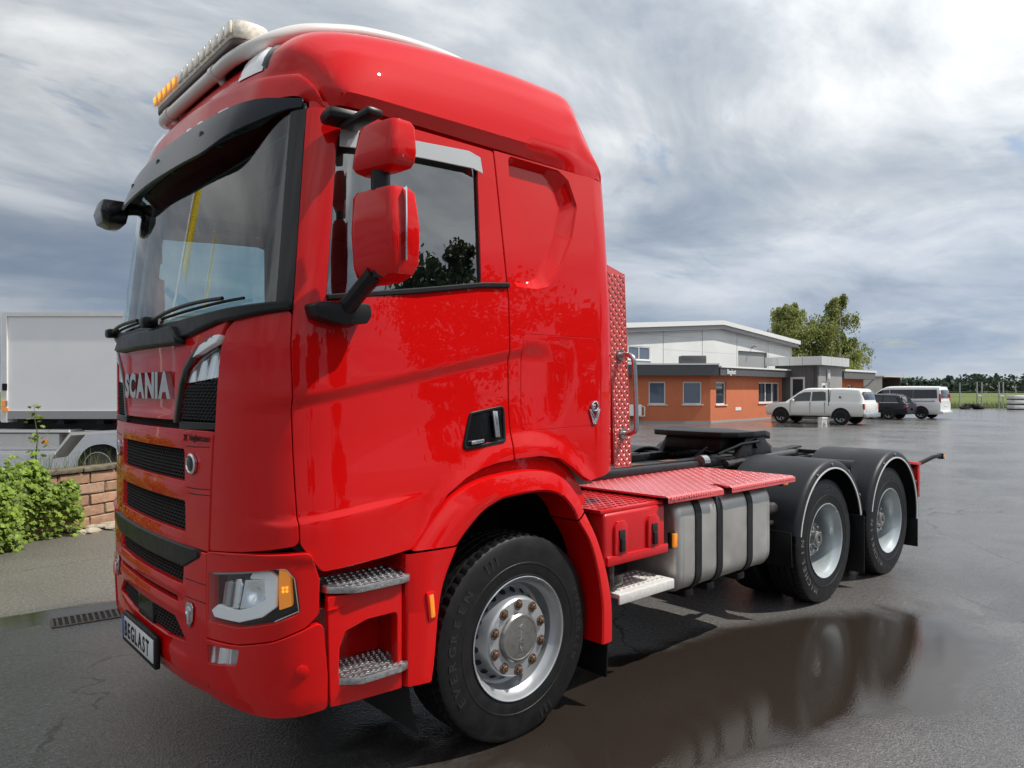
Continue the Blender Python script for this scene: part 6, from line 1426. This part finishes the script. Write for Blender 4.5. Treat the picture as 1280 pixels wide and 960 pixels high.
# rubble at its foot
stm=pm('pale_rubble',(.36,.31,.23),.9,var=.3,vscale=14,bump=.5,bscale=30)
for k in range(26):
    bm=bmesh.new(); bmesh.ops.create_icosphere(bm,subdivisions=2,radius=1); rs=random.uniform(.05,.12)
    sx,sy,sz=random.uniform(.8,1.7)*rs,random.uniform(.7,1.1)*rs,random.uniform(.25,.45)*rs
    for v in bm.verts: v.co=Vector((v.co.x*sx,v.co.y*sy,v.co.z*sz))*(1+random.uniform(-.14,.14))
    m=MB(); m.bm(bm); o=m.build('flat_stone',stm,None,None); o.location=wp(random.uniform(-.75,.55),random.uniform(.14,.48),.02); o.rotation_euler=(0,0,random.uniform(0,6))
    tag(o,'flat pale stone lying at the foot of the sandstone wall','stone','flat stones at the wall foot')
# ivy
def leaf5(n,posf,normf,size,name,mat,par):
    shape=np.array([(0,-.5),(.42,-.38),(.34,-.05),(.58,.22),(.20,.26),(0,.62),(-.20,.26),(-.58,.22),(-.34,-.05),(-.42,-.38)]); V=[];F=[]
    for i in range(n):
        p=posf(); nn=Vector(normf(p)).normalized(); a=nn.orthogonal().normalized(); th_=random.uniform(0,6.283); a=(Matrix.Rotation(th_,3,nn)@a); b=nn.cross(a); s=size*random.uniform(.55,1.25); k=len(V)
        for x,y in shape: V.append(tuple(p+a*x*s+b*y*s+nn*(-.22*abs(x)*s-.10*y*y*s)))
        V.append(tuple(p+nn*.05*s)); F+=[(k+j,k+(j+1)%10,k+10) for j in range(10)]
    me=bpy.data.meshes.new(name); me.from_pydata(V,[],F); o=link(name,me,mat,par); return o
iv=empty('ivy_bush',wp(-1.7,.2,0)); tag(iv,'bright green ivy sprawling over the left end of the sandstone wall','ivy')
IO=wp(-1.7,.2,0)
def ivpos():
    while True:
        t=random.uniform(-3.9,-.62); f=(t+3.9)/3.28
        top=1.22-.40*f+.06*math.sin(t*5)-(.30*max(0,f-.72)/.28); out=.80-.66*f+.07*math.sin(t*7+1)
        top*=1+.13*math.sin(t*9)+.09*math.sin(t*17+1); out*=1+.16*math.sin(t*8+2)+.1*math.sin(t*15); z=random.random()**.8*top*(1.18 if random.random()<.06 else 1); d=out*math.sqrt(max(0,1-min(1,z/top)**2.2))
        d=d+random.gauss(0,.035)
        if f>.70 and z<.22+.9*(f-.70) and random.random()<.75: continue
        if random.random()<.30: d*=random.random()
        return wp(t,.10+max(d,-.2),max(.02,z+random.gauss(0,.02)))-IO
def ivn(p): return (WN*1.0+Vector((0,0,.9))+Vector((random.gauss(0,.55),random.gauss(0,.55),random.gauss(0,.45))))
lo_=leaf5(8500,ivpos,ivn,.064,'foliage',lf_ivy,iv)
m=MB()
for k in range(26):
    t0=random.uniform(-3.6,-1.1); pts=[wp(t0,.14,.02)-IO]
    for q in range(6): pts.append(pts[-1]+WD*random.uniform(-.15,.18)+Vector((0,0,.13))+WN*random.uniform(-.01,.05)*(1 if q<3 else -1))
    m.tube(pts,.007,5)
m.build('stem',bark,iv,50)
# trailing shoots
sh=empty('tall_weed',wp(-.95,-.05,.75)); tag(sh,'tall thin leafy weed rising above the ivy in front of the white box','weed')
m=MB(); st_=[Vector((0,0,0)),Vector((.02,.01,.2)),Vector((.0,.03,.42)),Vector((.03,.02,.62)),Vector((.04,.02,.80))]; m.tube(st_,[.008,.007,.006,.004,.002],6); m.build('stem',lf_grass,sh,50)
leaf5(46,lambda:crv3(st_,4)[random.randint(2,16)]+Vector((random.gauss(0,.05),random.gauss(0,.05),random.gauss(0,.02))),lambda p:(random.gauss(0,.6),random.gauss(0,.6),1),.062,'leaf_cluster',lf_ivy,sh)['kind']='stuff'
# grass on the coping
V,F=blades(420,lambda:tuple(wp(random.uniform(-1.1,1.6),random.gauss(-.10,.06),.74)),.04,.30,.0022,.9)
me=bpy.data.meshes.new('wall_grass'); me.from_pydata(V,[],F); go=link('wall_grass',me,lf_grass); tag(go,'thin grass growing along the top of the sandstone wall','grass',kind='stuff')
# box trailer behind the wall
bt=empty('box_trailer',yd(-8.95,12.5)); tag(bt,'white box trailer with pale mudguards behind the sandstone wall','trailer')
def bx(m,a0,a1,b0,b1,z0,z1):
    v=[RX*a+DX*b+Vector((0,0,z)) for b in (b0,b1) for a,z in ((a0,z0),(a1,z0),(a1,z1),(a0,z1))]
    m.add(v,[(0,1,2,3),(7,6,5,4),(0,4,5,1),(1,5,6,2),(2,6,7,3),(3,7,4,0)])
boxw=pm('trailer_side',(.88,.88,.87),.4,var=.03,vscale=1.2); 
m=MB(); bx(m,.10,8.4,0,2.5,1.36,3.02); m.build('box_side',boxw,bt,None)
m=MB(); bx(m,0,8.5,-.03,2.55,3.02,3.085); m.build('roof_rail',white,bt,None)
m=MB(); bx(m,0,.10,-.03,2.5,1.16,3.02); m.build('corner_post',white,bt,None)
m=MB(); bx(m,.10,8.4,-.02,.1,1.22,1.36); m.build('lower_rail',hallg,bt,None)
for a0,a1,z0,z1,mt,nm in ((.03,.11,1.72,1.84,blk,'marker_panel'),(.025,.085,1.44,1.54,amber,'reflector'),(.09,.12,1.44,1.54,hallg,'reflector'),(.025,.085,1.355,1.41,amber,'reflector'),(.09,.13,1.355,1.41,amberlit if False else amber,'reflector')):
    m=MB(); bx(m,a0,a1,-.045,-.031,z0,z1); m.build(nm,mt,bt,None)
m=MB(); bx(m,-.4,8.4,.35,.50,1.00,1.16); bx(m,-.4,8.4,1.9,2.05,1.0,1.16); m.build('chassis_rail',frame_m,bt,None)
m=MB()
for k in range(7): bx(m,.2+k*.7,.32+k*.7,.1,2.3,1.12,1.22)
m.build('cross_beam',frame_m,bt,None)
for c0 in (1.62,2.95):
    m=MB(); pf_=[(c0-.78,.52),(c0-.42,.98),(c0+1.05,1.06),(c0+1.05,1.02),(c0-.40,.93),(c0-.74,.52)]
    n=len(pf_); v=[RX*a+DX*(-.02)+Vector((0,0,z)) for a,z in pf_]+[RX*a+DX*.42+Vector((0,0,z)) for a,z in pf_]; m.add(v,[tuple(range(n)),tuple(range(2*n-1,n-1,-1))]+[(k,(k+1)%n,n+(k+1)%n,n+k) for k in range(n)])
    if c0<2: m.build('mudguard',white,bt,None)
    M=mat4(RX*c0+DX*.2+Vector((0,0,.38)),RX,Vector((0,0,1)),-DX); m=MB(); m.lathe([(.24,-.10),(.34,-.11),(.38,-.06),(.38,.06),(.34,.11),(.25,.10)],36,M); m.build('tyre',rubber,bt,40); m=MB(); m.lathe([(.25,.10),(.235,.105),(.225,.06),(.12,.03),(0,.03)],28,M); m.build('rim',hubd,bt,40); m=MB(); m.lathe([(.252,.102),(.244,.112),(.236,.102)],36,M); m.build('rim_edge',white,bt,40)
m=MB(); bx(m,-.3,1.0,.0,.35,.72,.96); m.build('side_locker',alup,bt,None)
m=MB(); bx(m,-.3,1.2,-.05,.40,.985,1.03); m.build('ledge',white,bt,None)
m=MB(); bx(m,.72,.80,-.03,.0,.80,.85); m.build('side_lamp',amber,bt,None)
m=MB(); bx(m,-.3,.95,-.04,.3,.60,.66); m.build('under_rail',white,bt,None)
# drain grate
dg_=empty('drain_grate',(1.13,-2.36,0)); dg_.rotation_euler=(0,0,R_(-7)); tag(dg_,'rusty slotted drain grate in the asphalt beside the front bumper','drain')
rustd=pm('rusty_iron',(.11,.080,.060),.75,var=.4,vscale=40,bump=.4,bscale=80)
m=MB(); m.box((0,0,.001),(.49,.23,.002)); m.build('pit',blkm,dg_,None)
m=MB()
for s_ in (-1,1): m.box((0,s_*.115,.004),(.50,.018,.008),.001); m.box((s_*.245,0,.004),(.018,.23,.008),.001)
m.build('frame',rustd,dg_)
for k in range(12):
    m=MB(); m.box((-.215+k*.039,0,.005),(.016,.214,.006),.001); m.build('bar',rustd,dg_)
# fallen twig
m=MB(); m.tube([(1.33,2.30,.006),(1.30,2.33,.012),(1.27,2.345,.008),(1.235,2.375,.006)],[.003,.006,.004,.0015],6); o=m.build('fallen_leaf',pm('dead_leaf',(.30,.14,.05),.8),None); tag(o,'small curled brown leaf on the asphalt below the bumper','leaf')
# flagpoles in front of the truck, out of the picture to the left: mirrored in windscreen and grille
flagm=pm('yellow_flag',(.70,.52,.01),.8,var=.1,vscale=3)
for i,(x,y) in enumerate(((4.9,-9.6),(9.5,-14.0))):
    f_=empty('flagpole',(x,y,0)); tag(f_,('white flagpole with hanging yellow flag mirrored in the windscreen','farther white flagpole with yellow flag out of the picture to the left')[i],'flagpole','flagpoles')
    m=MB(); m.tube([(0,0,0),(0,0,4),(0,0,8)],[.07,.06,.035],12); m.build('pole',white,f_,50)
    m=MB(); rows_=[[(.06+.10*k+.0*j,.05*math.sin(k*1.3+j*.7),7.7-.35*j-.08*k) for k in range(5)] for j in range(9)]; m.grid(rows_); m.build('flag',flagm,f_,60,recalc=False)
